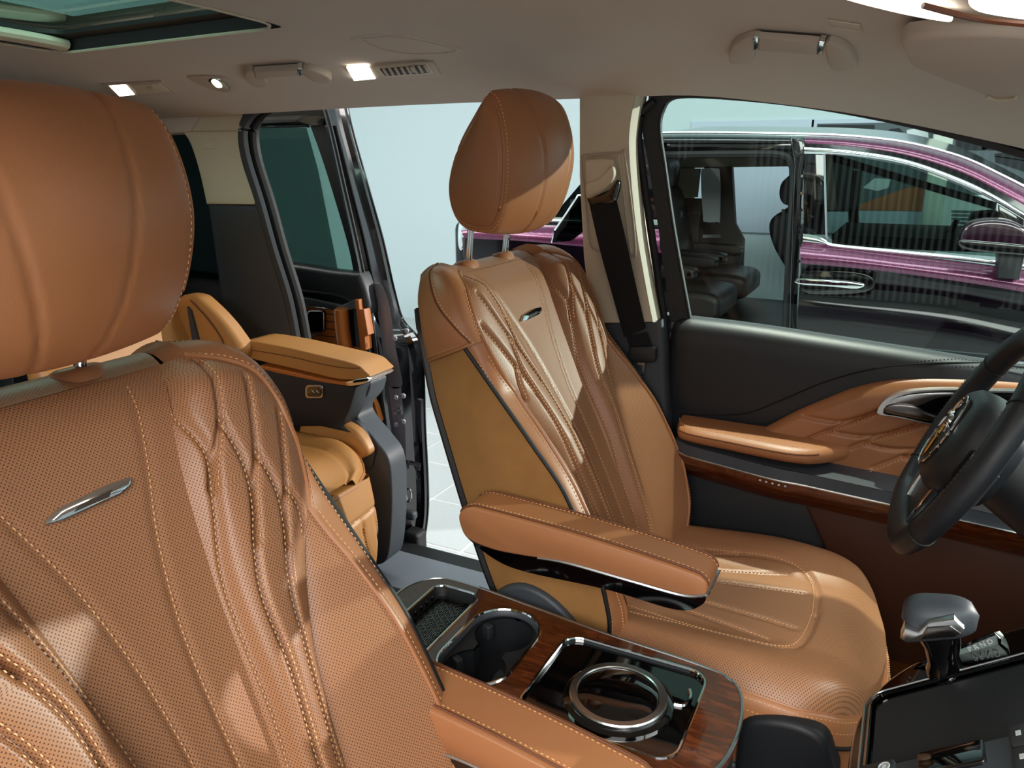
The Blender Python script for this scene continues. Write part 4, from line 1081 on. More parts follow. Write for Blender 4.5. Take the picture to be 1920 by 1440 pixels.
# side bin below the console (driver footwell side)
# ================================================================== FRONT CONSOLE (dash bridge)
fc = thing('front_console', 'gloss black dash console with tray, buttons and walnut free edge below the screen', 'console', (.1, .0, .36))
SL = math.radians(36); o0 = V(.012, 0, .787); ex = V(math.cos(SL), 0, math.sin(SL)); en = V(-math.sin(SL), 0, math.cos(SL))
def FC(a, y, h=0): return o0 + ex * a + V(0, y, 0) + en * h
fo_ = cr([(0, -.06, 0), (0, .06, 0), (.012, .11, 0), (.045, .166, 0), (.12, .198, 0), (.3, .205, 0), (.42, .205, 0), (.42, -.178, 0), (.3, -.178, 0), (.12, -.17, 0), (.05, -.152, 0), (.012, -.11, 0)], 4, True)
part(G().slab([FC(p.x, p.y) for p in fo_], en * -.045, .012, 4), 'console_deck', 'gloss_black', fc)
part(G().tube([FC(p.x, p.y, -.02) for p in fo_], .0018, 6, True), 'deck_edge', 'dark_chrome', fc)
part(G().rbox((.22, 0, .55), (.3, .3, .4), .03), 'console_leg', 'soft_plastic_black', fc)
# raised surround and deep tray
tray = rrect(.03, .27, -.11, .122, .02, 5)
part(G().ring([FC(x, y, .001) for x, y in rrect(.02, .28, -.12, .132, .026, 5)], [FC(x, y, .006) for x, y in tray], en * -.004), 'tray_surround', 'gloss_black', fc, fix=True)
part(G().tube([FC(x, y, .003) for x, y in rrect(.02, .28, -.12, .132, .026, 5)], .0014, 6, True), 'tray_edge', 'satin_chrome', fc)
ti2 = rrect(.036, .264, -.104, .108, .02, 5)
part(G().slab([FC(x, y, .004) for x, y in ti2], en * -.003, .001, 1), 'charging_mat', 'soft_plastic_black', fc)
# button bank
for k, (a, y, w, h) in enumerate(((.05, -.01, .04, .03), (.13, -.012, .07, .036), (.205, .0, .03, .034), (.205, -.036, .03, .034))):
    mt = 'gloss_black' if k == 1 else 'button_black'
    b = part(G().slab([FC(x, q, .016) for x, q in rrect(a - w / 2 + .0, a + w / 2, y - h / 2 - .03, y + h / 2 - .03, .004, 3)], en * -.014, .002, 2), 'button', mt, fc)
    if k == 0:
        s_ = part(G().lathe([(.003, 0), (.003, .0008)], FC(a - .006, y - .03, .0162), en, 10), 'indicator', 'amber_led', fc)
        part(G().lathe([(.0068, 0), (.0068, .0006), (.0052, .0006), (.0052, 0)], FC(a + .009, y - .026, .0162), en, 20), 'button_symbol', 'print_white', fc)
        part(G().box(FC(a + .009, y - .026, .0164), (.004, .005, .0006), Matrix.Rotation(-SL, 3, 'Y')), 'button_symbol', 'print_white', fc)
    elif k >= 2:
        for dx in (-.005, .004):
            part(G().box(FC(a + dx, y - .029, .0164), (.005, .007, .0006), Matrix.Rotation(-SL, 3, 'Y')), 'button_symbol', 'print_white', fc)
part(G().slab([FC(x, y, .012) for x, y in ((.02, -.03), (.27, -.02), (.27, -.1), (.02, -.1))], en * -.012, .002), 'button_bank', 'soft_plastic_charcoal', fc)
# ================================================================== GEAR SELECTOR
gs = thing('gear_selector', 'stubby grey gear selector with chrome facets on the gloss black console', 'gear selector', at(1775, 1260, y=.145))
B0 = at(1778, 1268, y=.14); K0 = at(1752, 1170, y=.14)
def shell(c, L, W_, Hh, rot, name, mat, tp):
    rings = []
    for i in range(15):
        t = i / 14; a = -1 + 2 * t; k = (1 - abs(a) ** 3.2) ** (1 / 2.4) if abs(a) < 1 else 0.02
        tap = 1 - tp * (t - .5)
        ring = []
        for j in range(20):
            q = 2 * math.pi * j / 20; cx, cz = math.cos(q), math.sin(q)
            sx = math.copysign(abs(cx) ** .7, cx); sz = math.copysign(abs(cz) ** .7, cz)
            ring.append(c + rot @ V(a * L, sx * W_ * k * tap, sz * Hh * k * tap))
        rings.append(ring)
    return part(G().loft(rings), name, mat, gs, fix=True, angle=60)
RG = Matrix.Rotation(-.3, 3, 'Y') @ Matrix.Rotation(.0, 3, 'Z')
part(G().loft([[B0 + (K0 - B0) * f + V(r * math.cos(q), r * .8 * math.sin(q), 0) for q in lsp(0, 2 * math.pi, 17)[:-1]] for f, r in ((-.06, .026), (.05, .025), (.2, .02), (.5, .02), (.75, .026), (.9, .028))]), 'lever', 'gloss_black', gs, fix=True)
shell(K0 + V(.004, 0, .012), .043, .027, .025, RG, 'knob', 'soft_plastic_charcoal', .25)
# faceted cheek plates facing the passenger
def GK(px, py, y): return at(px, py, y=y)
yk = .14 - .037
ck = [(1688, 1198), (1696, 1178), (1722, 1186), (1742, 1168), (1790, 1162), (1808, 1180), (1806, 1192), (1760, 1202), (1700, 1206)]
part(G().slab([GK(a, b, yk) for a, b in ck], (0, .02, 0), .002, 2), 'cheek_plate', 'satin_chrome', gs)
fk = [(1724, 1200), (1738, 1177), (1782, 1174), (1802, 1188), (1790, 1195)]
part(G().slab([GK(a, b, yk - .002) for a, b in fk], (0, .01, 0), .0015, 2), 'cheek_facet', 'dark_chrome', gs)
# gate plate with the position marks
gpz = [(1690, 1286), (1700, 1258), (1730, 1242), (1866, 1186), (1874, 1195), (1876, 1250), (1750, 1284)]
go_ = [at(a, b, y=.172) for a, b in gpz]
part(G().slab(go_, (.006, .012, -.003), .003, 2), 'gate_plate', 'plate_silver', gs)
part(G().tube([p + V(0, -.001, 0) for p in go_], .0022, 6, True), 'gate_bezel', 'gloss_black', gs)
txt = bpy.data.curves.new('gate_letters', 'FONT'); txt.body = 'P R N D'; txt.size = .009; txt.extrude = .0003
to_ = bpy.data.objects.new('gate_letters', txt); COL.objects.link(to_)
dp = bpy.context.evaluated_depsgraph_get(); me = bpy.data.meshes.new_from_object(to_.evaluated_get(dp)); bpy.data.objects.remove(to_)
me.materials.clear(); me.materials.append(M['print_white'])
lt = bpy.data.objects.new('gate_letters', me); COL.objects.link(lt); lt.parent = gs
a_, b_ = at(1818, 1222, y=.1695), at(1872, 1202, y=.1695); xx = (b_ - a_).normalized(); yy = V(0, -1, 0).cross(xx) * -1
yy = V(-xx.z, 0, xx.x); zz = xx.cross(yy)
mw = Matrix((xx.to_4d(), yy.to_4d(), zz.to_4d(), V(0, 0, 0, 1))).transposed(); mw[3] = (0, 0, 0, 1)
for i in range(3): mw[i][3] = a_[i]
lt.matrix_parent_inverse = Matrix.Translation(-gs.location); lt.matrix_basis = mw

# ================================================================== STEERING WHEEL
sw = thing('steering_wheel', 'black leather steering wheel with oval badge at the right edge of view', 'steering wheel', (.115, .44, 1.072))
ST = math.radians(25); sn = V(-math.cos(ST), 0, math.sin(ST)); su = V(math.sin(ST), 0, math.cos(ST)); sy = V(0, 1, 0)
def SW(a, b, n=0): return sy * a + su * b + sn * n        # right is -y
R0 = .182
def rimp(q):
    c, s_ = math.cos(q), math.sin(q); b = R0 * s_
    if b < -.145: b = -.145 - (-.145 - b) * .45
    return SW(R0 * c, b)
rp = [rimp(q) for q in lsp(0, 2 * math.pi, 97)[:-1]]
G().tube(rp, .022, 14, True, ry=.0185, up=sn).build('rim', 'leather_black', sw)
g = G(); 
for q0, q1 in ((2.6, 3.6), (5.8, 6.7)):
    stitches(g, [rimp(q) + sn * .0195 for q in lsp(q0, q1, 30)], sn, .005, .002)
o = g.build('rim_stitching', 'thread_dark', sw, smooth=False); o['kind'] = 'stuff'
for q in (2.5, 3.75, 5.68, .55):
    c = rimp(q); t_ = (rimp(q + .02) - rimp(q - .02)).normalized(); x_ = t_.cross(sn).normalized()
    G().tube([c + x_ * .0225 * math.cos(k) + sn * .019 * math.sin(k) for k in lsp(0, 2 * math.pi, 17)[:-1]], .0014, 5, True).build('rim_seam', 'rubber', sw)
# hub pad
hub = []
for h, k in ((-.05, .85), (-.03, .98), (0, 1), (.02, .97), (.03, .86), (.035, .6), (.036, .2)):
    hub.append([SW(.1 * k * math.copysign(abs(math.cos(q)) ** .8, math.cos(q)), .082 * k * math.copysign(abs(math.sin(q)) ** .8, math.sin(q)) - .004, h - .006) for q in lsp(0, 2 * math.pi, 33)[:-1]])
G().loft(hub).build('airbag_cover', 'leather_black', sw, fix=True, angle=50)
G().tube([SW(0, -.02, -.2), SW(0, 0, -.03)], [.075, .06], 20).build('column_shroud', 'soft_plastic_black', sw)
for s_ in (-1, 1):
    sp_ = [SW(s_ * .06, .03, .0), SW(s_ * .17, .022, -.002), SW(s_ * .17, -.03, -.002), SW(s_ * .07, -.05, .0)]
    G().slab(sp_, sn * -.022, .006, 2).build('spoke', 'leather_black', sw)
    G().slab([SW(s_ * .075, .02, .008), SW(s_ * .135, .017, .004), SW(s_ * .135, -.02, .004), SW(s_ * .08, -.035, .008)], sn * -.008, .003, 2).build('switch_pad', 'gloss_black', sw)
lo_ = [SW(-.085, -.045, .002), SW(.085, -.045, .002), SW(.078, -.152, .0), SW(-.078, -.152, .0)]
G().slab(lo_, sn * -.02, .006, 2).build('lower_spoke', 'leather_black', sw)
for s_ in (-1, 1):
    a = [SW(s_ * .066, -.06, .009), SW(s_ * .084, -.066, .009), SW(s_ * .06, -.148, .006), SW(s_ * .05, -.146, .006)]
    G().slab(a, sn * -.008, .002, 2).build('spoke_trim', 'chrome', sw)
# badge
bc = SW(0, -.002, .0305)
ova = lambda a, b, h: [bc + SW(a * math.cos(q), b * math.sin(q), h) for q in lsp(0, 2 * math.pi, 49)[:-1]]
G().slab(ova(.043, .06, .001), sn * -.004, .0005, 1).build('badge_field', 'soft_plastic_charcoal', sw)
G().tube(ova(.044, .061, .0015), .0022, 8, True).build('badge_ring', 'chrome', sw)
for a0, a1, mt in (((-.006, -.05), (-.001, .01), 'gold'), ((.004, -.05), (.005, .01), 'gold')):
    G().tube(cr([bc + SW(a0[0], a0[1], .003), bc + SW(a0[0] * .6, -.012, .0045), bc + SW(a1[0], a1[1], .004)], 5), [.001] + [.0024] * 9 + [.003], 8).build('badge_feather', mt, sw)
G().tube(cr([bc + SW(-.024, .004, .003), bc + SW(-.016, .026, .005), bc + SW(.006, .03, .005), bc + SW(.0, .054, .004)], 5), .004, 8).build('badge_wing', 'chrome', sw)
# ================================================================== ROOF FITTINGS
def roofpoly(px, off=0.0, k=0):
    q = [onroof(a, b, off) for a, b in px]
    return cr(q, k, True) if k else q
def roofslab(px, th, off, bevel, k=0, seg=2):
    q = roofpoly(px, off, k); c = sum(q, V(0, 0, 0)) / len(q)
    return G().slab(q, -roofn(c.x, max(-.7, min(.7, c.y))) * th, bevel, seg)
def rootat(px, py): return onroof(px, py)

# driver grab handle
gh = thing('grab_handle', 'taupe grab handle with chrome rings above the driver window', 'grab handle', rootat(1480, 105), 'grab handles')
part(roofslab([(1366, 113), (1370, 94), (1386, 80), (1412, 74), (1414, 92), (1410, 118), (1392, 122), (1372, 121)], .012, .013, .005, 3, 3), 'handle_foot', 'trim_taupe', gh)
part(roofslab([(1546, 84), (1572, 88), (1592, 102), (1604, 124), (1600, 134), (1574, 135), (1556, 130), (1548, 108)], .012, .013, .005, 3, 3), 'handle_foot', 'trim_taupe', gh)
part(roofslab([(1422, 73), (1534, 82), (1531, 104), (1420, 96)], .01, .0145, .004, 0, 3), 'handle_bar', 'trim_taupe', gh)
for q in ([(1413, 72), (1422, 73), (1421, 98), (1412, 98)], [(1535, 81), (1545, 83), (1541, 104), (1530, 104)]):
    part(roofslab(q, .011, .0155, .003), 'handle_ring', 'chrome', gh)
# rear grab handle
gh = thing('grab_handle', 'taupe folded grab handle between the round lamp and the air vent', 'grab handle', rootat(540, 145), 'grab handles')
part(roofslab([(459, 141), (466, 135), (476, 136), (480, 146), (498, 150), (502, 158), (496, 165), (478, 164), (463, 155)], .014, .014, .005, 3, 3), 'handle_foot', 'trim_taupe', gh)
part(roofslab([(476, 136), (558, 131), (560, 143), (478, 149)], .012, .016, .005, 0, 3), 'handle_bar', 'trim_taupe', gh)
part(roofslab([(566, 131), (586, 133), (612, 143), (622, 152), (612, 157), (590, 155), (568, 142)], .014, .014, .005, 3, 3), 'handle_foot', 'trim_taupe', gh)
part(roofslab([(558, 130), (566, 131), (568, 142), (560, 143)], .014, .0175, .003), 'handle_ring', 'chrome', gh)

# rectangular reading lamp with air vent
lv = thing('reading_lamp', 'lit square reading lamp beside the slatted roof air vent', 'lamp', rootat(735, 137))
part(roofslab([(645, 127), (812, 117), (826, 140), (822, 146), (670, 155)], .008, .004, .002, 0), 'lamp_housing', 'trim_taupe', lv)
part(roofslab([(650, 128), (690, 125), (704, 148), (664, 152)], .004, .006, .001, 0), 'lamp_lens', 'lamp_lens', lv)
part(roofslab([(704, 127), (800, 119), (814, 138), (720, 146)], .004, .007, .001, 0), 'vent_frame', 'trim_beige', lv)
part(roofslab([(712, 130), (796, 123), (806, 137), (722, 143)], .003, .0085, .0005, 0), 'vent_opening', 'rubber', lv)
for k in range(8):
    a = 716 + 11 * k; b = 130 - .9 * k
    part(roofslab([(a, b), (a + 5, b - .4), (a + 13, b + 12.5), (a + 8, b + 13)], .003, .0105, .0005, 0), 'vent_slat', 'trim_taupe', lv)
part(roofslab([(768, 128), (776, 127), (782, 136), (774, 137)], .003, .013, .001, 0), 'vent_tab', 'trim_taupe', lv)
# rear rectangular lamp with sliding cover
lr = thing('reading_lamp', 'lit reading lamp with closed vent cover above the rear side window', 'lamp', rootat(260, 168))
part(roofslab([(190, 160), (302, 153), (330, 175), (218, 184)], .008, .004, .002, 0), 'lamp_housing', 'trim_taupe', lr)
part(roofslab([(205, 162), (236, 160), (252, 178), (224, 181)], .004, .006, .001, 0), 'lamp_lens', 'lamp_lens', lr)
part(roofslab([(246, 162), (298, 157), (318, 172), (264, 178)], .004, .0065, .001, 0), 'vent_cover', 'trim_beige', lr)
part(roofslab([(276, 165), (284, 164), (288, 170), (278, 171)], .003, .009, .001, 0), 'cover_tab', 'trim_taupe', lr)
# round swivel lamp
rl = thing('swivel_lamp', 'small round swivel lamp in an eye shaped bezel', 'lamp', rootat(405, 158))
part(roofslab([(350, 146), (400, 144), (430, 150), (443, 162), (438, 172), (420, 174), (396, 168)], .006, .004, .002, 3), 'lamp_bezel', 'trim_taupe', rl)
part(roofslab([(390, 152), (404, 148), (422, 156), (432, 166), (424, 172), (406, 166)], .008, .007, .002, 3), 'lamp_cup', 'chrome', rl)
part(roofslab([(396, 153), (404, 151), (413, 157), (416, 164), (406, 164)], .004, .009, .001, 3), 'lamp_lens', 'lamp_lens_warm', rl)
# flush cover ahead of the glass roof
fcv = thing('roof_cover', 'flush trapezoid cover in the headliner ahead of the glass roof', 'cover', rootat(765, 85))
part(roofslab([(656, 74), (690, 67), (760, 68), (866, 93), (862, 99), (790, 104), (720, 98)], .004, .003, .002, 0), 'cover_plate', 'headliner', fcv)
part(G().tube(roofpoly([(680, 75), (700, 70), (760, 71), (856, 94), (790, 101), (730, 95)], .0035, 3), .0012, 5, True), 'cover_joint', 'trim_taupe', fcv)
# small plaque near the driver handle
pq = thing('roof_plaque', 'small flush rectangular label frame on the headliner near the driver handle', 'plaque', rootat(1583, 48))
part(roofslab([(1551, 37), (1612, 46), (1617, 60), (1560, 52)], .002, .0015, .0006, 0), 'plaque_face', 'headliner', pq)
q = roofpoly([(1551, 37), (1612, 46), (1617, 60), (1560, 52)], .002)
part(G().tube([q[0], q[1], q[2], q[3]], .0008, 5, True), 'plaque_frame', 'trim_beige', pq)
# sun visor
sv = thing('sun_visor', 'taupe folded sun visor above the top right of the windscreen', 'sun visor', rootat(1800, 100))
vis = [(1701, 74), (1700, 108), (1706, 122), (1722, 132), (1790, 158), (1850, 180), (1880, 184), (1912, 182), (1930, 174), (1990, 130), (1950, 74)]
def visp(px, py, z): 
    p = at(px, py, z=z); return p
VZ = lambda px: 1.575 - .00016 * (px - 1700)
vq = cr([at(a, b, y=None, z=None) if False else onroof(a, b, .028) for a, b in vis], 3, True)
c = sum(vq, V(0, 0, 0)) / len(vq)
part(G().slab(vq, (0, 0, .018), .007, 3), 'visor_panel', 'headliner', sv)
part(G().tube(cr([onroof(a, b, .03) for a, b in ((1850, 181), (1866, 186), (1885, 186), (1905, 184))], 5), .003, 6), 'visor_edge', 'trim_beige', sv)
# overhead console with lit courtesy lights, at the top edge
oc = thing('overhead_console', 'taupe overhead console with two lit courtesy lamps at the top right corner', 'overhead console', rootat(1760, 10))
oq = [onroof(a, b, .02) for a, b in ((1560, -30), (1600, 0), (1680, 22), (1760, 40), (1830, 46), (1940, 52), (1990, 40), (1960, -40), (1800, -80), (1620, -60))]
part(G().slab(cr(oq, 3, True), (0, 0, .03), .012, 3), 'console_shell', 'trim_taupe', oc)
w1 = [onroof(a, b, .034) for a, b in ((1566, -10), (1600, 4), (1680, 24), (1740, 36), (1785, 42), (1740, 28), (1690, 8), (1660, -14), (1620, -24))]
part(G().slab(cr(w1, 3, True), (0, 0, .008), .002, 2), 'courtesy_lamp', 'lamp_lens', oc)
w2 = [onroof(a, b, .036) for a, b in ((1816, 2), (1824, 18), (1860, 28), (1940, 38), (1970, 20), (1940, -10), (1850, -20))]
part(G().slab(cr(w2, 3, True), (0, 0, .008), .002, 2), 'courtesy_lamp', 'lamp_lens', oc)
part(G().tube(cr([onroof(a, b, .038) for a, b in ((1730, 10), (1790, 26), (1850, 38), (1930, 46))], 4), .0025, 6), 'console_groove', 'trim_brown', oc)
# ================================================================== SECOND ROW SEAT
rs = thing('second_row_seat', 'camel leather second row captain seat with grey shell behind the driver', 'seat', (-1.4, .42, .36))
# cushion
hwf = hermite([(-1.75, .2), (-1.5, .215), (-1.25, .22), (-1.16, .205), (-1.115, .17), (-1.1, .12)])
yc = .385
zc = lambda x, y: .788 + .02 * smooth01((abs(y - yc) - .1) / .1) - .035 * smooth01((x + 1.24) / .14) ** 2
g = G().grid(lambda t, x: V(x, yc + hwf(x) * t, zc(x, yc + hwf(x) * t) - .03 * max(0, (abs(t) - .85) / .15) ** 2 - .006 * math.exp(-((abs(t) - .7) / .03) ** 2)), lsp(-1, 1, 40), [-1.75 + .65 * i / 40 for i in range(41)])
xs3 = [-1.75 + .65 * i / 40 for i in range(41)]
ed = [(x, yc - hwf(x)) for x in xs3] + [(x, yc + hwf(x)) for x in reversed(xs3)]
A = [V(x, y, zc(x, y) - .03) for x, y in ed]; B = [V(x + .004, y, .655) for x, y in ed]; n = len(A)
g.add(A + B, [(i, i + 1, n + i + 1, n + i) for i in range(n - 1)])
part(g, 'cushion', 'leather_camel', rs, angle=60, fix=True)
part(G().tube([p + V(0, 0, .003) for p in A], .003, 5), 'cushion_piping', 'leather_tan', rs)
# outboard raised bolster (rounded wing behind the cushion)
bw = cr([at(a, b, y=.61) for a, b in ((560, 800), (600, 790), (636, 794), (664, 808), (682, 832), (686, 856), (640, 870), (570, 870))], 5, True)
part(G().slab(bw, (0, .03, 0), .012, 3), 'cushion_bolster', 'leather_camel', rs)
# leg rest with quilting
lo = [V(-1.095, .19, .715), V(-1.09, .56, .715), V(-1.08, .575, .68), V(-1.085, .57, .5), V(-1.11, .55, .455), V(-1.12, .2, .455), V(-1.09, .17, .5)]
def leg(t, s):
    z = .735 - .27 * s; x = -1.1 + .018 * math.sin(math.pi * s); y = .18 + .39 * t
    gq = 0
    for k in range(6):
        yq = .30 + .05 * k + .06 * (s - .4) ** 2 * 4; gq += .005 * math.exp(-((y - yq) / .005) ** 2) * smooth01((s - .3) / .1)
    gq += .005 * math.exp(-((s - .28 - .12 * (1 - t)) / .018) ** 2)
    return V(x - gq - .02 * max(0, (abs(2 * t - 1) - .9) / .1) ** 2, y, z)
g = G().grid(leg, lsp(0, 1, 80), lsp(0, 1, 50)); g.grid(lambda t, s: leg(t, 0) + V(-.05 * s, 0, .004 * s), lsp(0, 1, 10), [0, 1]); g.grid(lambda t, s: leg(t, 1) + V(-.06 * s, 0, 0), lsp(0, 1, 10), [0, 1])
g.grid(lambda t, s: leg(1, t) + V(-.08 * s, 0, 0), lsp(0, 1, 10), [0, 1])
part(g, 'leg_rest', 'leather_camel', rs, angle=60, fix=True)
g = G()
for k in range(6):
    stitches(g, [leg((.306 + .05 * k + .06 * (s - .4) ** 2 * 4 - .18) / .39, s) + V(.001, 0, 0) for s in lsp(.42, .98, 12)], V(1, 0, 0), .006, .003)
o = part(g, 'leg_rest_stitching', 'thread', rs, smooth=False); o['kind'] = 'stuff'
# backrest
bk = [V(-1.62, .385, .75), V(-1.72, .385, 1.0), V(-1.83, .385, 1.3)]
rb = []
for x, z, w, th in ((-1.62, .74, .2, .1), (-1.66, .85, .23, .11), (-1.7, .97, .235, .11), (-1.745, 1.08, .22, .1), (-1.79, 1.2, .2, .09), (-1.83, 1.3, .17, .07), (-1.845, 1.34, .12, .04)):
    rb.append([V(x + th * .5 * math.copysign(abs(math.cos(q)) ** .6, math.cos(q)), yc + w * math.copysign(abs(math.sin(q)) ** .6, math.sin(q)), z) for q in lsp(0, 2 * math.pi, 33)[:-1]])
part(G().loft(rb), 'backrest', 'leather_camel', rs, angle=60, fix=True)
# visible winged side of the backrest beside the armrest
wq = cr([at(a, b, y=.56) for a, b in ((330, 560), (362, 556), (384, 572), (410, 598), (434, 628), (452, 662), (430, 690), (350, 690), (330, 620))], 4, True)
part(G().slab(wq, (0, .045, 0), .02, 4), 'backrest_wing', 'leather_camel', rs)
part(G().tube(cr([at(a, b, y=.557) for a, b in ((356, 562), (384, 592), (410, 627), (424, 657))], 4), .002, 5), 'wing_seam', 'leather_groove', rs)
part(G().slab([at(a, b, y=.553) for a, b in ((350, 575), (357, 583), (372, 640), (362, 650))], (0, .01, 0)), 'wing_gap', 'soft_plastic_charcoal', rs)
# armrest pad, bright strip, black inner cheek, button
ya0, ya1 = .60, .70
tp = cr([at(a, b, y=ya0) for a, b in ((455, 640), (520, 648), (600, 666), (664, 682), (684, 696), (690, 708), (640, 712), (560, 694), (500, 680), (462, 668))], 4, True)
part(G().slab(tp, (0, ya1 - ya0, 0), .014, 4), 'armrest_pad', 'leather_camel', rs)
part(G().tube(cr([at(a, b, y=ya0 - .001) for a, b in ((470, 656), (540, 668), (610, 684), (650, 690), (676, 690))], 4), .0012, 5), 'armrest_seam', 'leather_groove', rs)
part(G().slab(cr([at(a, b, y=ya0 - .002) for a, b in ((490, 685), (560, 700), (640, 716), (688, 710), (688, 717), (652, 724), (560, 708), (490, 692))], 2, True), (0, .1, 0), .002, 2), 'armrest_strip', 'wood_orange', rs)
part(G().slab(cr([at(a, b, y=ya0 - .006) for a, b in ((650, 716), (688, 708), (689, 716), (672, 722), (652, 724))], 2, True), (0, .1, 0), .002, 2), 'armrest_tip', 'chrome', rs)
ck = [at(a, b, y=ya0 + .004) for a, b in ((455, 680), (500, 690), (560, 706), (650, 724), (668, 726), (655, 770), (640, 800), (655, 812), (600, 800), (560, 800), (455, 800))]
part(G().slab(ck, (0, .06, 0), .006, 2), 'armrest_cheek', 'soft_plastic_black', rs)
part(G().slab([at(a, b, y=ya0 - .002) for a, b in rrect(572, 605, 722, 747, 6, 3)], (0, .008, 0), .001, 1), 'button_frame', 'satin_chrome', rs)
part(G().slab([at(a, b, y=ya0 - .004) for a, b in rrect(575, 602, 725, 744, 5, 3)], (0, .008, 0), .001, 1), 'button_face', 'gloss_black', rs)
for a in (584, 592): part(G().slab([at(x, y, y=ya0 - .0048) for x, y in ((a, 731), (a + 3, 733), (a + 6, 737), (a + 2, 735))], (0, .002, 0)), 'button_mark', 'print_white', rs)
# grey outboard shell sweeping to the floor
gs_ = cr([at(a, b, y=.66) for a, b in ((664, 724), (692, 716), (688, 742), (668, 770), (676, 792), (704, 826), (728, 862), (734, 920), (732, 1000), (724, 1050), (700, 1062))], 4) + [V(-1.3, .66, .38), V(-1.35, .66, .8)]
part(G().slab(gs_, (0, .07, 0), .014, 4), 'seat_shell', 'soft_plastic_charcoal', rs)
sh2 = cr([at(a, b, y=.652) for a, b in ((640, 800), (668, 790), (700, 838), (700, 862), (690, 880), (650, 850))], 4, True)
part(G().slab(sh2, (0, .02, 0), .006, 2), 'shell_inlay', 'soft_plastic_charcoal', rs)
part(G().rbox((-1.4, .4, .47), (.5, .4, .2), .03), 'seat_base', 'soft_plastic_black', rs)

# ================================================================== SLIDING DOOR (open, slid to the rear)
sd = thing('door_2', 'open black sliding door slid back outside the rear opening, tinted window and wood trim', 'door', (-1.6, 1.02, .4), kind='structure')
YI, YO = .955, 1.085
edge_o = cr([at(a, b, y=YO) for a, b in ((650, 196), (662, 250), (690, 350), (718, 450), (738, 540), (756, 600), (788, 640), (794, 700), (797, 800), (802, 900), (802, 960), (796, 1010), (790, 1050))], 4)
edge_i = cr([at(a, b, y=YI) for a, b in ((606, 206), (618, 250), (640, 350), (662, 450), (676, 520), (684, 580), (690, 640), (700, 720), (712, 800), (722, 880), (728, 950), (732, 1010), (736, 1060))], 4)
n = len(edge_o)
# front edge pressed profile: between inner and outer edges with a step
rows = []
for f, dx in ((0, 0), (.12, .0), (.18, -.025), (.45, -.03), (.52, -.012), (.8, -.014), (.86, .0), (1, 0)):
    rows.append([edge_i[k] + (edge_o[k] - edge_i[k]) * f + V(dx, 0, 0) for k in range(n)])
g = G().loft(rows, False, False)
g = G().add([p for r in rows for p in r], [(a * n + k, a * n + k + 1, (a + 1) * n + k + 1, (a + 1) * n + k) for a in range(len(rows) - 1) for k in range(n - 1)])
part(g, 'door_edge', 'black_paint', sd, angle=30, fix=True)
part(G().tube([p for p in rows[1]], .005, 6), 'edge_seal', 'rubber', sd)
part(G().tube([p + V(-.004, 0, 0) for p in rows[4]], .004, 6), 'edge_seal', 'rubber', sd)
part(G().tube([p for p in rows[7]], .004, 6), 'edge_flange', 'black_paint', sd)
# outer skin and window frame
sk = [p for p in edge_o[30:]] + [V(-2.45, YO, .3), V(-2.45, YO, 1.12)]
part(G().slab(sk, (0, -.02, 0)), 'outer_skin', 'plum_black_paint', sd)
fr_o = cr([at(a, b, y=YI + .03) for a, b in ((606, 206), (640, 350), (672, 500), (682, 560))], 5)
fr_i = cr([at(a, b, y=YI + .03) for a, b in ((578, 226), (608, 310), (650, 450), (664, 516))], 5)
m_ = len(fr_o)
gg = G(); gg.add(fr_o + fr_i + [p + V(0, .03, 0) for p in fr_o] + [p + V(0, .03, 0) for p in fr_i], [(k, k + 1, m_ + k + 1, m_ + k) for k in range(m_ - 1)] + [(m_ + k, m_ + k + 1, 3 * m_ + k + 1, 3 * m_ + k) for k in range(m_ - 1)])
part(gg, 'window_frame', 'soft_plastic_black', sd, fix=True)
tf = [at(400, 200, y=YI + .02), at(606, 200, y=YI + .02), at(612, 235, y=YI + .02), at(575, 235, y=YI + .02), at(400, 238, y=YI + .02)]
part(G().slab(tf, (0, .05, 0), .004), 'window_frame', 'black_paint', sd)
# tinted glass
gl = [at(430, 200, y=YI + .045), at(600, 205, y=YI + .045), at(668, 520, y=YI + .045), at(430, 505, y=YI + .045)]
part(G().slab(gl, (0, .004, 0)), 'window_glass', 'tinted_glass', sd, smooth=False)
bd_ = [at(470, 234, y=YI + .04), at(582, 238, y=YI + .04), at(666, 512, y=YI + .04), at(650, 512, y=YI + .04), at(576, 246, y=YI + .04), at(470, 240, y=YI + .04)]
# roller blind bar with tab
part(G().slab([at(a, b, y=YI + .035) for a, b in ((462, 226), (572, 228), (576, 239), (462, 240))], (0, .012, 0), .003), 'blind_bar', 'soft_plastic_charcoal', sd)
part(G().slab([at(a, b, y=YI + .03) for a, b in ((500, 231), (511, 231), (513, 237), (501, 237))], (0, .004, 0)), 'blind_tab', 'print_white', sd)
bl_ = [at(462, 238, y=YI + .05), at(574, 240, y=YI + .05), at(596, 320, y=YI + .05), at(634, 512, y=YI + .05), at(462, 505, y=YI + .05)]
part(G().slab(bl_, (0, .002, 0)), 'window_blind', 'blind_mesh', sd, smooth=False)
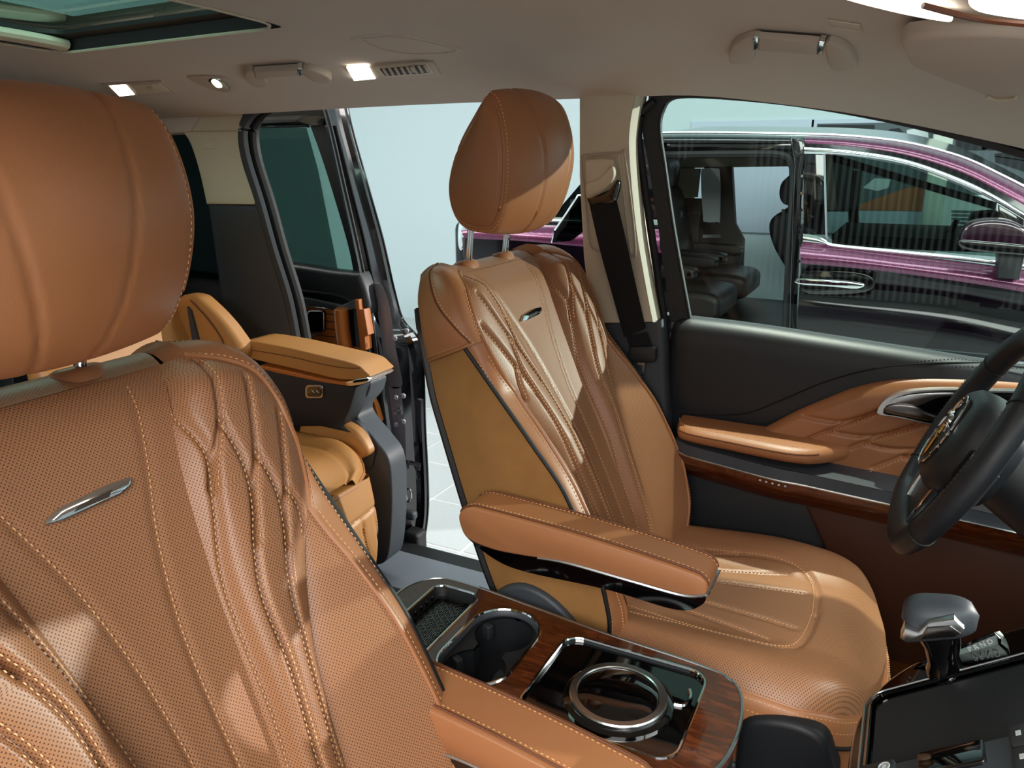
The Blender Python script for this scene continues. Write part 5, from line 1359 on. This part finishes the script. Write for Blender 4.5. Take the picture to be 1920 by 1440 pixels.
# inner trim: black upper, chrome rail, wood, switch, pull, lower
part(G().slab(cr([at(a, b, y=YI - .012) for a, b in ((430, 488), (540, 496), (620, 508), (660, 512), (676, 520), (690, 590), (640, 560), (560, 548), (430, 540))], 3, True), (0, .05, 0), .014, 3), 'upper_trim', 'leather_black', sd)
part(G().slab([at(a, b, y=YI - .004) for a, b in ((654, 520), (672, 514), (690, 640), (700, 720), (714, 850), (728, 1040), (560, 1040), (560, 720), (670, 700), (660, 560))], (0, .04, 0), .004), 'front_trim', 'soft_plastic_charcoal', sd)
part(G().slab([at(a, b, y=YI - .02) for a, b in ((540, 552), (640, 572), (668, 560), (668, 580), (640, 584), (556, 572))], (0, .05, 0), .004, 2), 'rail', 'satin_chrome', sd)
part(G().slab([at(a, b, y=YI - .01) for a, b in ((540, 566), (628, 582), (632, 655), (560, 655), (540, 640))], (0, .02, 0), .004, 2), 'wood_panel', 'wood_orange', sd)
for k in range(5):
    part(G().tube([at(556, 580 + 15 * k, y=YI - .0105), at(628, 590 + 14 * k, y=YI - .0105)], .0016, 5), 'wood_groove', 'trim_brown', sd)
part(G().tube(cr([at(a, b, y=YI - .02) for a, b in ((640, 580), (643, 620), (648, 652))], 5), .022, 12), 'pull_post', 'wood_orange', sd)
part(G().slab([at(a, b, y=YI - .03) for a, b in ((665, 562), (672, 562), (674, 580), (682, 580), (690, 628), (684, 632), (686, 656), (676, 658))], (0, .03, 0), .003, 2), 'cap_panel', 'wood_orange', sd)
part(G().slab(cr([at(a, b, y=YI - .03) for a, b in ((583, 648), (620, 654), (680, 656), (650, 668), (610, 664), (590, 660))], 3, True), (0, .05, 0), .004, 2), 'shelf', 'wood_orange', sd)
part(G().slab([at(a, b, y=YI - .025) for a, b in rrect(577, 607, 583, 624, 7, 4)], (0, .012, 0), .002, 2), 'window_switch', 'gloss_black', sd)
sf = [at(a, b, y=YI - .027) for a, b in rrect(577, 607, 583, 624, 7, 4)]
part(G().tube(sf, .0018, 5, True), 'switch_frame', 'satin_chrome', sd)
part(G().slab([at(a, b, y=YI - .012) for a, b in ((672, 745), (690, 712), (712, 790), (708, 796))], (0, .02, 0), .002, 2), 'lower_wood', 'wood_orange', sd)
# latch hardware on the door edge
def eq(k, f): return rows[0][k] + (rows[7][k] - rows[0][k]) * f
ex_ = [at(a, b, y=.985) for a, b in ((704, 540), (716, 536), (730, 580), (738, 640), (748, 690), (752, 724), (728, 724), (722, 660), (716, 610))]
part(G().slab([p + V(.004, 0, 0) for p in cr(ex_, 3, True)], (-.02, 0.01, 0), .002), 'edge_cover', 'grey_primer', sd)
part(G().slab([at(a, b, y=.985) for a, b in ((728, 724), (752, 724), (760, 800), (762, 860), (748, 860), (738, 800))], (-.02, .01, 0), .002), 'latch_plate', 'grey_primer', sd)
for (a, b) in ((740, 634), (742, 745), (756, 742), (742, 796), (756, 790), (762, 620)):
    c = at(a, b, y=.978); part(G().lathe([(.008, 0), (.008, .003), (.005, .006), (.003, .006)], c, (.6, -.8, 0), 12), 'bolt', 'grey_primer', sd, fix=True)
part(G().tube([at(a, b, y=.972) for a, b in ((740, 766), (750, 764), (752, 774), (742, 776))], .004, 6, True), 'latch_loop', 'chrome', sd)
part(G().tube(cr([at(a, b, y=.975) for a, b in ((760, 920), (768, 918), (770, 934), (763, 940))], 3, True), .004, 6, True), 'striker_loop', 'satin_chrome', sd)
part(G().slab([at(a, b, y=1.0) for a, b in ((758, 868), (764, 862), (790, 868), (788, 882), (784, 874), (768, 872), (766, 880))], (-.02, 0, 0), .002), 'guide_bracket', 'grey_primer', sd)
part(G().rbox(at(770, 965, y=1.0), (.04, .03, .03), .01), 'buffer', 'rubber_grey', sd)
part(G().rbox(at(778, 1020, y=1.02), (.06, .06, .1), .012), 'roller_arm', 'rubber', sd)
# inner skin closing the door
ins = [p for p in edge_i[18:]] + [V(-2.3, YI + .03, .32), V(-2.3, YI + .03, 1.12)]
part(G().slab([p + V(0, .02, 0) for p in ins], (0, .02, 0)), 'inner_skin', 'soft_plastic_black', sd)
# ================================================================== PLUM VAN OUTSIDE
pv = thing('show_van', 'plum and black show van with open rear door, seen through the driver window', 'van', (-.6, 3.8, 0))
Y0 = 2.9
def yp(px, y=Y0, k=0, closed=True):
    q = [at(a, b, y=y) for a, b in px]
    return cr(q, k, closed) if k else q
# roof rail band in plum, front door to windscreen
ro = [(1236, 250), (1290, 249), (1400, 250), (1510, 252), (1600, 256), (1700, 268), (1800, 294), (1880, 330), (1960, 372), (2060, 430)]
ri = [(1236, 268), (1290, 268), (1400, 268), (1510, 268), (1600, 275), (1700, 291), (1800, 322), (1880, 362), (1960, 408), (2060, 470)]
def band(a, b, ya, yb, bulge, name, mat, k=6, y2=None):
    A = cr([at(p, q, y=ya) for p, q in a], k); B = cr([at(p, q, y=yb) for p, q in b], k); n = len(A); rows = []
    for f in lsp(0, 1, 9): rows.append([A[i] + (B[i] - A[i]) * f + V(0, -bulge * math.sin(math.pi * f), 0) for i in range(n)])
    return part(G().add([p for r in rows for p in r], [(j * n + i, j * n + i + 1, (j + 1) * n + i + 1, (j + 1) * n + i) for j in range(8) for i in range(n - 1)]), name, mat, pv, angle=60)
band(ro[3:], ri[3:], Y0 + .12, Y0 + .03, .03, 'roof_rail', 'plum_paint')
band(ro[:4], ri[:4], Y0 + .12, Y0 + .03, .03, 'roof_rail', 'black_paint')
A = cr([at(p, q, y=Y0 + .12) for p, q in ro], 6)
part(G().tube(A, .008, 6), 'drip_strip', 'satin_chrome', pv)
# roof skin
Rr = [V(p.x, Y0 + 1.0, p.z + .06) for p in A]; R2 = [V(p.x, Y0 + 1.75, p.z) for p in A]; n = len(A)
g = G().add(A + Rr + R2, [(i, i + 1, n + i + 1, n + i) for i in range(n - 1)] + [(n + i, n + i + 1, 2 * n + i + 1, 2 * n + i) for i in range(n - 1)])
back = [V(-1.35, Y0 + .14, 1.57), V(-1.35, Y0 + 1.0, 1.63), V(-1.35, Y0 + 1.75, 1.57)]
g.add([A[0], Rr[0], R2[0]] + back, [(0, 3, 4, 1), (1, 4, 5, 2)])
part(g, 'roof_skin', 'plum_black_paint', pv, angle=40)
# black band under the plum rail, chrome arch
cb0 = [(1506, 268), (1600, 275), (1700, 291), (1800, 322), (1880, 362), (1960, 408), (2060, 470)]
cb1 = [(1506, 280), (1600, 286), (1700, 305), (1800, 342), (1880, 386), (1960, 436), (2060, 500)]
band(cb0, cb1, Y0 + .03, Y0 + .015, .0, 'door_top_frame', 'plum_black_paint')
cc0 = [(1508, 276), (1600, 282), (1700, 299), (1800, 334), (1870, 368), (1940, 410), (2040, 476)]
cc1 = [(1508, 288), (1600, 293), (1700, 310), (1800, 346), (1870, 380), (1940, 422), (2040, 490)]
band(cc0, cc1, Y0 + .0, Y0 + .0, .008, 'window_chrome', 'chrome')
# belt chrome, sweeping down at the rear corner of the glass
b0 = [(1506, 438), (1530, 442), (1548, 450), (1570, 458), (1700, 470), (1800, 480), (1900, 492), (2050, 512)]
b1 = [(1506, 457), (1530, 460), (1548, 462), (1570, 466), (1700, 479), (1800, 488), (1900, 500), (2050, 520)]
band(b0, b1, Y0 - .005, Y0 - .005, .008, 'belt_chrome', 'chrome')
# glass with frame
gq = [(1546, 288), (1600, 293), (1700, 311), (1800, 348), (1868, 384), (1872, 482), (1800, 476), (1700, 466), (1590, 458), (1560, 450), (1548, 438)]
part(G().slab(yp(gq, Y0 + .02), (0, .004, 0)), 'window_glass', 'tinted_glass', pv, smooth=False)
part(G().slab(yp([(1872, 384), (1920, 412), (1920, 496), (1874, 488)], Y0 + .01), (0, .02, 0), .004), 'mirror_sail', 'gloss_black', pv)
part(G().slab(yp([(1924, 414), (2040, 490), (2040, 520), (1924, 498)], Y0 + .01), (0, .004, 0)), 'quarter_glass', 'dark_glass', pv, smooth=False)
part(G().slab(yp([(1508, 286), (1546, 288), (1547, 440), (1506, 440)], Y0 + .008), (0, .03, 0), .003), 'door_post', 'gloss_black', pv)
part(G().tube(yp([(1546, 288), (1548, 380), (1550, 450)], Y0 + .006), .005, 6), 'glass_edge', 'satin_chrome', pv)
# plum shoulder and dark flank
s0 = [(1502, 457), (1600, 467), (1700, 479), (1800, 490), (1900, 503), (2050, 524)]
s1 = [(1502, 494), (1600, 502), (1700, 514), (1800, 528), (1900, 544), (2050, 572)]
band(s0, s1, Y0 - .005, Y0 - .06, .03, 'shoulder', 'plum_paint')
s2 = [(1500, 530), (1600, 540), (1700, 548), (1800, 560), (1900, 580), (2050, 610)]
s3 = [(1496, 600), (1600, 612), (1700, 626), (1800, 640), (1900, 662), (2050, 700)]
s4 = [(1490, 800), (1600, 815), (1700, 830), (1800, 850), (1900, 880), (2050, 930)]
band(s1, s2, Y0 - .06, Y0 - .03, -.012, 'flank_upper', 'plum_black_paint')
band(s2, s3, Y0 - .03, Y0 - .07, .02, 'flank_middle', 'plum_black_paint')
band(s3, s4, Y0 - .07, Y0 + .0, -.01, 'flank_lower', 'plum_black_paint')
# door handle
part(G().slab(cr(yp([(1496, 522), (1560, 525), (1600, 529), (1622, 534), (1606, 542), (1560, 538), (1496, 533)], Y0 - .1), 3, True), (0, .02, 0), .006, 2), 'door_handle', 'chrome', pv)
part(G().slab(yp([(1500, 525), (1590, 531), (1588, 536), (1500, 531)], Y0 - .103), (0, .004, 0)), 'handle_inlay', 'plum_dark_paint', pv)
part(G().slab(cr(yp([(1504, 512), (1560, 508), (1620, 514), (1640, 530), (1620, 548), (1540, 552), (1504, 545)], Y0 - .062), 4, True), (0, .01, 0), .002), 'handle_recess', 'gloss_black', pv)
# B post edge facing the open doorway
part(G().slab(yp([(1480, 256), (1508, 262), (1512, 290), (1504, 330), (1500, 460), (1494, 600), (1490, 800), (1476, 800), (1478, 600), (1484, 400), (1488, 310)], Y0 + .02), (0, .1, 0), .012, 3), 'door_post_edge', 'black_paint', pv)
part(G().tube(cr(yp([(1240, 290), (1400, 288), (1465, 290), (1484, 305), (1488, 340), (1480, 500), (1474, 620)], Y0 + .06), 5), .02, 8), 'door_seal', 'rubber', pv)
for k in range(12):
    c = at(1508 - .6 * k + (4 if k % 2 else -4), 330 + 16 * k, y=Y0 + .012)
    part(G().lathe([(.008, 0), (.006, .004)], c, (0, -1, 0), 8), 'bolt', 'chrome', pv)
part(G().slab(yp([(1236, 262), (1470, 260), (1500, 264), (1504, 282), (1480, 290), (1236, 288)], Y0 + .05), (0, .06, 0), .01), 'door_rail', 'black_paint', pv)
# mirror
mh = cr(yp([(1800, 447), (1806, 430), (1826, 416), (1860, 411), (1900, 416), (1935, 436), (1940, 460), (1920, 470), (1850, 468), (1806, 462)], Y0 - .2), 4, True)
part(G().slab(mh, (0, .12, 0), .03, 4), 'mirror_shell', 'plum_dark_paint', pv)
ml = cr(yp([(1800, 450), (1850, 452), (1940, 462), (1940, 480), (1900, 478), (1850, 474), (1806, 466)], Y0 - .205), 4, True)
part(G().slab(ml, (0, .12, 0), .01, 3), 'mirror_lower', 'gloss_black', pv)
part(G().slab(yp([(1872, 474), (1922, 480), (1912, 525), (1870, 522)], Y0 - .15), (0, .12, 0), .01), 'mirror_foot', 'soft_plastic_black', pv)
# doorway interior: sill, far side with window, rear wall, pillar, seats
part(G().rbox((-.1, Y0 + .95, .5), (3.9, 1.75, .1), .03), 'cabin_floor', 'showcar_trim', pv)
FY = Y0 + 1.62
part(G().slab(yp([(1320, 312), (1372, 310), (1378, 420), (1394, 450), (1388, 560), (1300, 560)], FY), (0, .06, 0), .01), 'far_pillar', 'showcar_trim', pv)
part(G().slab(yp([(1236, 296), (1480, 296), (1480, 312), (1236, 316)], FY), (0, .06, 0), .01), 'far_header', 'showcar_beige', pv)
part(G().slab(yp([(1270, 316), (1312, 316), (1306, 370), (1270, 372)], FY - .02), (0, .04, 0), .004), 'far_pillar_trim', 'showcar_beige', pv)
part(G().slab(cr(yp([(1314, 325), (1322, 316), (1342, 316), (1350, 326), (1350, 410), (1345, 416), (1322, 416), (1318, 405)], FY - .03), 3, True), (0, .004, 0)), 'far_window', 'paper_white', pv, smooth=False)
part(G().slab(yp([(1240, 300), (1300, 300), (1300, 372), (1240, 372)], FY + .02), (0, .04, 0), .004), 'rear_lining', 'showcar_beige', pv)
part(G().slab(yp([(1236, 372), (1330, 372), (1330, 600), (1236, 600)], FY + .02), (0, .04, 0), .004), 'rear_lining', 'showcar_trim', pv)
part(G().slab(yp([(1318, 440), (1350, 440), (1352, 446), (1318, 446)], FY - .02), (0, .02, 0)), 'grab_bar', 'satin_chrome', pv)
def vseat(cx, cy, head=True, s=1.0):
    def q(pts, y, th, name, mat='showcar_leather', bv=.04): part(G().slab(cr([V(cx + a * s, y, b) for a, b in pts], 4, True), (0, th, 0), bv, 4), name, mat, pv)
    q([(-.1, .78), (.2, .8), (.42, .79), (.46, .72), (.4, .64), (-.05, .62)], cy, .46, 'seat_cushion')
    q([(-.12, .74), (.04, .76), (-.02, 1.0), (-.1, 1.28), (-.2, 1.28), (-.24, 1.0)], cy, .46, 'seat_back')
    q([(-.14, 1.31), (-.1, 1.33), (-.1, 1.45), (-.16, 1.5), (-.22, 1.44), (-.22, 1.33)], cy + .1, .26, 'seat_headrest')
    for yy in (cy - .05, cy + .45): q([(-.1, .93), (.28, .93), (.32, .9), (.28, .87), (-.1, .87)], yy, .08, 'seat_armrest', bv=.02)
    part(G().lathe([(.012, 0), (.012, .01)], (cx + .3 * s, cy - .052, .9), (0, -1, 0), 10), 'armrest_cap', 'chrome', pv)
vseat(-1.3, Y0 + .35); vseat(-1.3, Y0 + 1.1)
# front seat seen edge-on beside the post
part(G().slab(cr(yp([(1478, 330), (1490, 322), (1500, 345), (1500, 380), (1472, 384), (1461, 368), (1464, 345)], Y0 + .9), 4, True), (0, .26, 0), .04, 4), 'front_headrest', 'showcar_leather', pv)
part(G().slab(cr(yp([(1462, 398), (1500, 392), (1510, 520), (1488, 535), (1470, 500), (1448, 460), (1441, 420)], Y0 + .8), 4, True), (0, .45, 0), .04, 4), 'front_seat_back', 'showcar_leather', pv)
part(G().tube(yp([(1468, 392), (1474, 440)], Y0 + .79), .008, 6), 'belt', 'soft_plastic_charcoal', pv)
# dashboard edge and far front window posts seen through the glass
part(G().slab(yp([(1560, 440), (1860, 452), (1880, 475), (1560, 462)], Y0 + .5), (0, .9, 0)), 'dash_top', 'showcar_trim', pv)
part(G().tube(cr(yp([(1606, 320), (1600, 400), (1606, 440)], Y0 + 1.5), 4), .03, 8), 'far_post', 'showcar_trim', pv)
part(G().slab(yp([(1548, 285), (1870, 380), (1866, 394), (1548, 300)], Y0 + 1.5), (0, .05, 0), .005), 'far_rail', 'showcar_trim', pv)
part(G().slab(cr(yp([(1818, 420), (1826, 402), (1850, 398), (1876, 400), (1876, 440), (1830, 440)], Y0 + 1.3), 3, True), (0, .2, 0), .03), 'far_mirror', 'showcar_trim', pv)
part(G().slab(yp([(1768, 446), (1790, 412), (1800, 414), (1782, 448)], Y0 + .9), (0, .03, 0), .006), 'steering_spoke', 'showcar_trim', pv)
# slid rear door and tail, seen between our headrest and seat
q0 = [(868, 420), (900, 416), (980, 421), (1090, 424), (1240, 430)]; q1 = [(872, 446), (900, 448), (980, 452), (1090, 462), (1240, 474)]
band(q0, q1, Y0 - .03, Y0 - .1, .03, 'tail_shoulder', 'plum_paint')
band([(868, 408), (900, 405), (1090, 408), (1240, 412)], [(868, 421), (900, 417), (1090, 424), (1240, 430)], Y0 - .02, Y0 - .03, .005, 'tail_chrome', 'chrome')
q2 = [(872, 560), (900, 570), (980, 580), (1090, 600), (1240, 620)]
band(q1, q2, Y0 - .1, Y0 - .06, .01, 'tail_flank', 'plum_black_paint')
q3 = [(872, 800), (900, 810), (980, 820), (1090, 840), (1240, 860)]
band(q2, q3, Y0 - .06, Y0 - .02, .01, 'tail_lower', 'plum_black_paint')
part(G().slab(yp([(880, 300), (1236, 262), (1236, 412), (870, 408)], Y0 + .0), (0, .03, 0), .004), 'tail_glass', 'wall_paint', pv) if False else None
part(G().slab(cr(yp([(858, 425), (866, 408), (884, 404), (890, 420), (880, 440), (866, 470), (858, 460)], Y0 - .09), 4, True), (0, .15, 0), .01, 2), 'tail_lamp', 'chrome', pv)
part(G().slab(yp([(866, 446), (880, 436), (884, 500), (870, 500)], Y0 - .095), (0, .1, 0), .004), 'tail_lamp_lens', 'plum_dark_paint', pv)
part(G().rbox((-2.2, Y0 + .9, .8), (.2, 1.7, .7), .05), 'tail_gate', 'plum_black_paint', pv)
part(G().slab(yp([(1044, 448), (1066, 404), (1104, 344), (1150, 292), (1190, 262), (1240, 256), (1240, 432), (1100, 436)], Y0 + .0), (0, .03, 0), .006), 'rear_quarter', 'black_paint', pv)
part(G().slab([V(-1.72, Y0 + .03, 1.12), V(-1.35, Y0 + .14, 1.57), V(-1.35, Y0 + 1.75, 1.57), V(-1.72, Y0 + 1.75, 1.12)], (-.01, 0, .01)), 'rear_screen', 'dark_glass', pv, smooth=False)
sq = yp([(1034, 455), (1040, 432), (1062, 400), (1084, 366), (1092, 366), (1092, 434), (1070, 452)], Y0 - .2)
part(G().slab(sq, (0, .02, 0), .003), 'quarter_window', 'dark_glass', pv)
part(G().tube(sq[:5], .005, 6), 'quarter_window_trim', 'chrome', pv)
for x in (1.35, -1.75):
    part(G().lathe([(.2, -.12), (.3, -.11), (.345, -.08), (.345, .08), (.3, .11), (.2, .12)], (x, Y0 + .1, .345), (0, 1, 0), 28), 'tyre', 'rubber', pv, fix=True)
    part(G().lathe([(.21, -.06), (.2, -.1), (.05, -.08), (.01, -.08)], (x, Y0 + .1, .345), (0, 1, 0), 20), 'wheel_rim', 'satin_chrome', pv, fix=True)

# ================================================================== POSTERS ON THE WALL
WY = 5.295
def poster(label, x0, x1, z0, z1, frame, pic=None, lines=(), extra=()):
    p = thing('wall_poster', label, 'poster', ((x0 + x1) / 2, WY, z0), 'posters on the showroom wall')
    part(G().slab([V(x0, WY - .012, z0), V(x1, WY - .012, z0), V(x1, WY - .012, z1), V(x0, WY - .012, z1)], (0, .012, 0), .002, 1), 'poster_sheet', frame, p)
    if pic:
        a, b, c, d, m = pic
        part(G().slab([V(a, WY - .014, c), V(b, WY - .014, c), V(b, WY - .014, d), V(a, WY - .014, d)], (0, .002, 0)), 'poster_photo', m, p, smooth=False)
    for (pts, m) in extra:
        part(G().slab([V(a, WY - .016, c) for a, c in pts], (0, .002, 0)), 'photo_shape', m, p, smooth=False)
    for (a, b, c) in lines:
        part(G().box(((a + b) / 2, WY - .0135, c), (b - a, .002, .016)), 'text_line', 'print_grey', p, smooth=False)
    return p
def w(px, py): q = at(px, py, y=WY - .014); return (q.x, q.z)
def rng(pa, pb): a = w(*pa); b = w(*pb); return min(a[0], b[0]), max(a[0], b[0]), min(a[1], b[1]), max(a[1], b[1])
x0, x1, z0, z1 = rng((1522, 224), (1752, 445))
pa = rng((1532, 232), (1742, 396)); 
poster('tall white poster with a grey workshop photo above an orange strip, behind the van roof', x0, x1, z0, z1, 'paper_blue_white',
       (pa[0], pa[1], pa[2], pa[3], 'print_grey'),
       [(w(1625, 420)[0], w(1694, 420)[0], w(1625, 422)[1]), (w(1625, 430)[0], w(1694, 430)[0], w(1625, 430)[1]), (w(1625, 438)[0], w(1704, 438)[0], w(1625, 438)[1])],
       [([w(1534, 234), w(1640, 234), w(1640, 252), w(1600, 248), w(1560, 250), w(1534, 258)], 'print_dark'), ([w(1660, 300), w(1655, 256), w(1668, 242), w(1686, 240), w(1698, 252), w(1700, 300)], 'print_dark'),
        ([w(1700, 244), w(1740, 236), w(1742, 300), w(1704, 300)], 'paper_white'),
        ([w(1604, 386), w(1660, 366), w(1700, 352), w(1740, 350), w(1740, 396), w(1604, 394)], 'print_orange'), ([w(1618, 352), w(1640, 334), w(1670, 336), w(1666, 352), w(1645, 358)], 'paper_white'), ([w(1540, 300), w(1600, 300), w(1600, 396), w(1540, 396)], 'print_dark')])
x0, x1, z0, z1 = rng((1770, 228), (1990, 450))
pb = rng((1790, 226), (1990, 368))
poster('poster with an old street photo of parked cars, right of the column', x0, x1, z0, z1, 'paper_white', (pb[0], pb[1], pb[2], pb[3], 'print_grey'),
       [(w(1768, 396 + 7 * k)[0] + .05, w(1850, 396 + 7 * k)[0], w(1768, 396 + 7 * k)[1]) for k in range(6)],
       [([w(1792, 230), w(1990, 226), w(1990, 262), w(1880, 272), w(1840, 282), w(1792, 282)], 'print_dark'), ([w(1840, 272), w(1850, 262), w(1862, 262), w(1872, 274), w(1866, 282), w(1842, 282)], 'print_dark'),
        ([w(1864, 288), w(1900, 284), w(1910, 272), w(1990, 270), w(1990, 330), w(1920, 322), w(1866, 304)], 'print_dark'), ([w(1866, 292), w(1920, 300), w(1920, 302), w(1866, 294)], 'paper_white')])
x0, x1, z0, z1 = rng((1296, 228), (1505, 440))
poster('blank pale blue white wall panel seen through the van doorway', x0, x1, z0, z1, 'paper_blue_white')
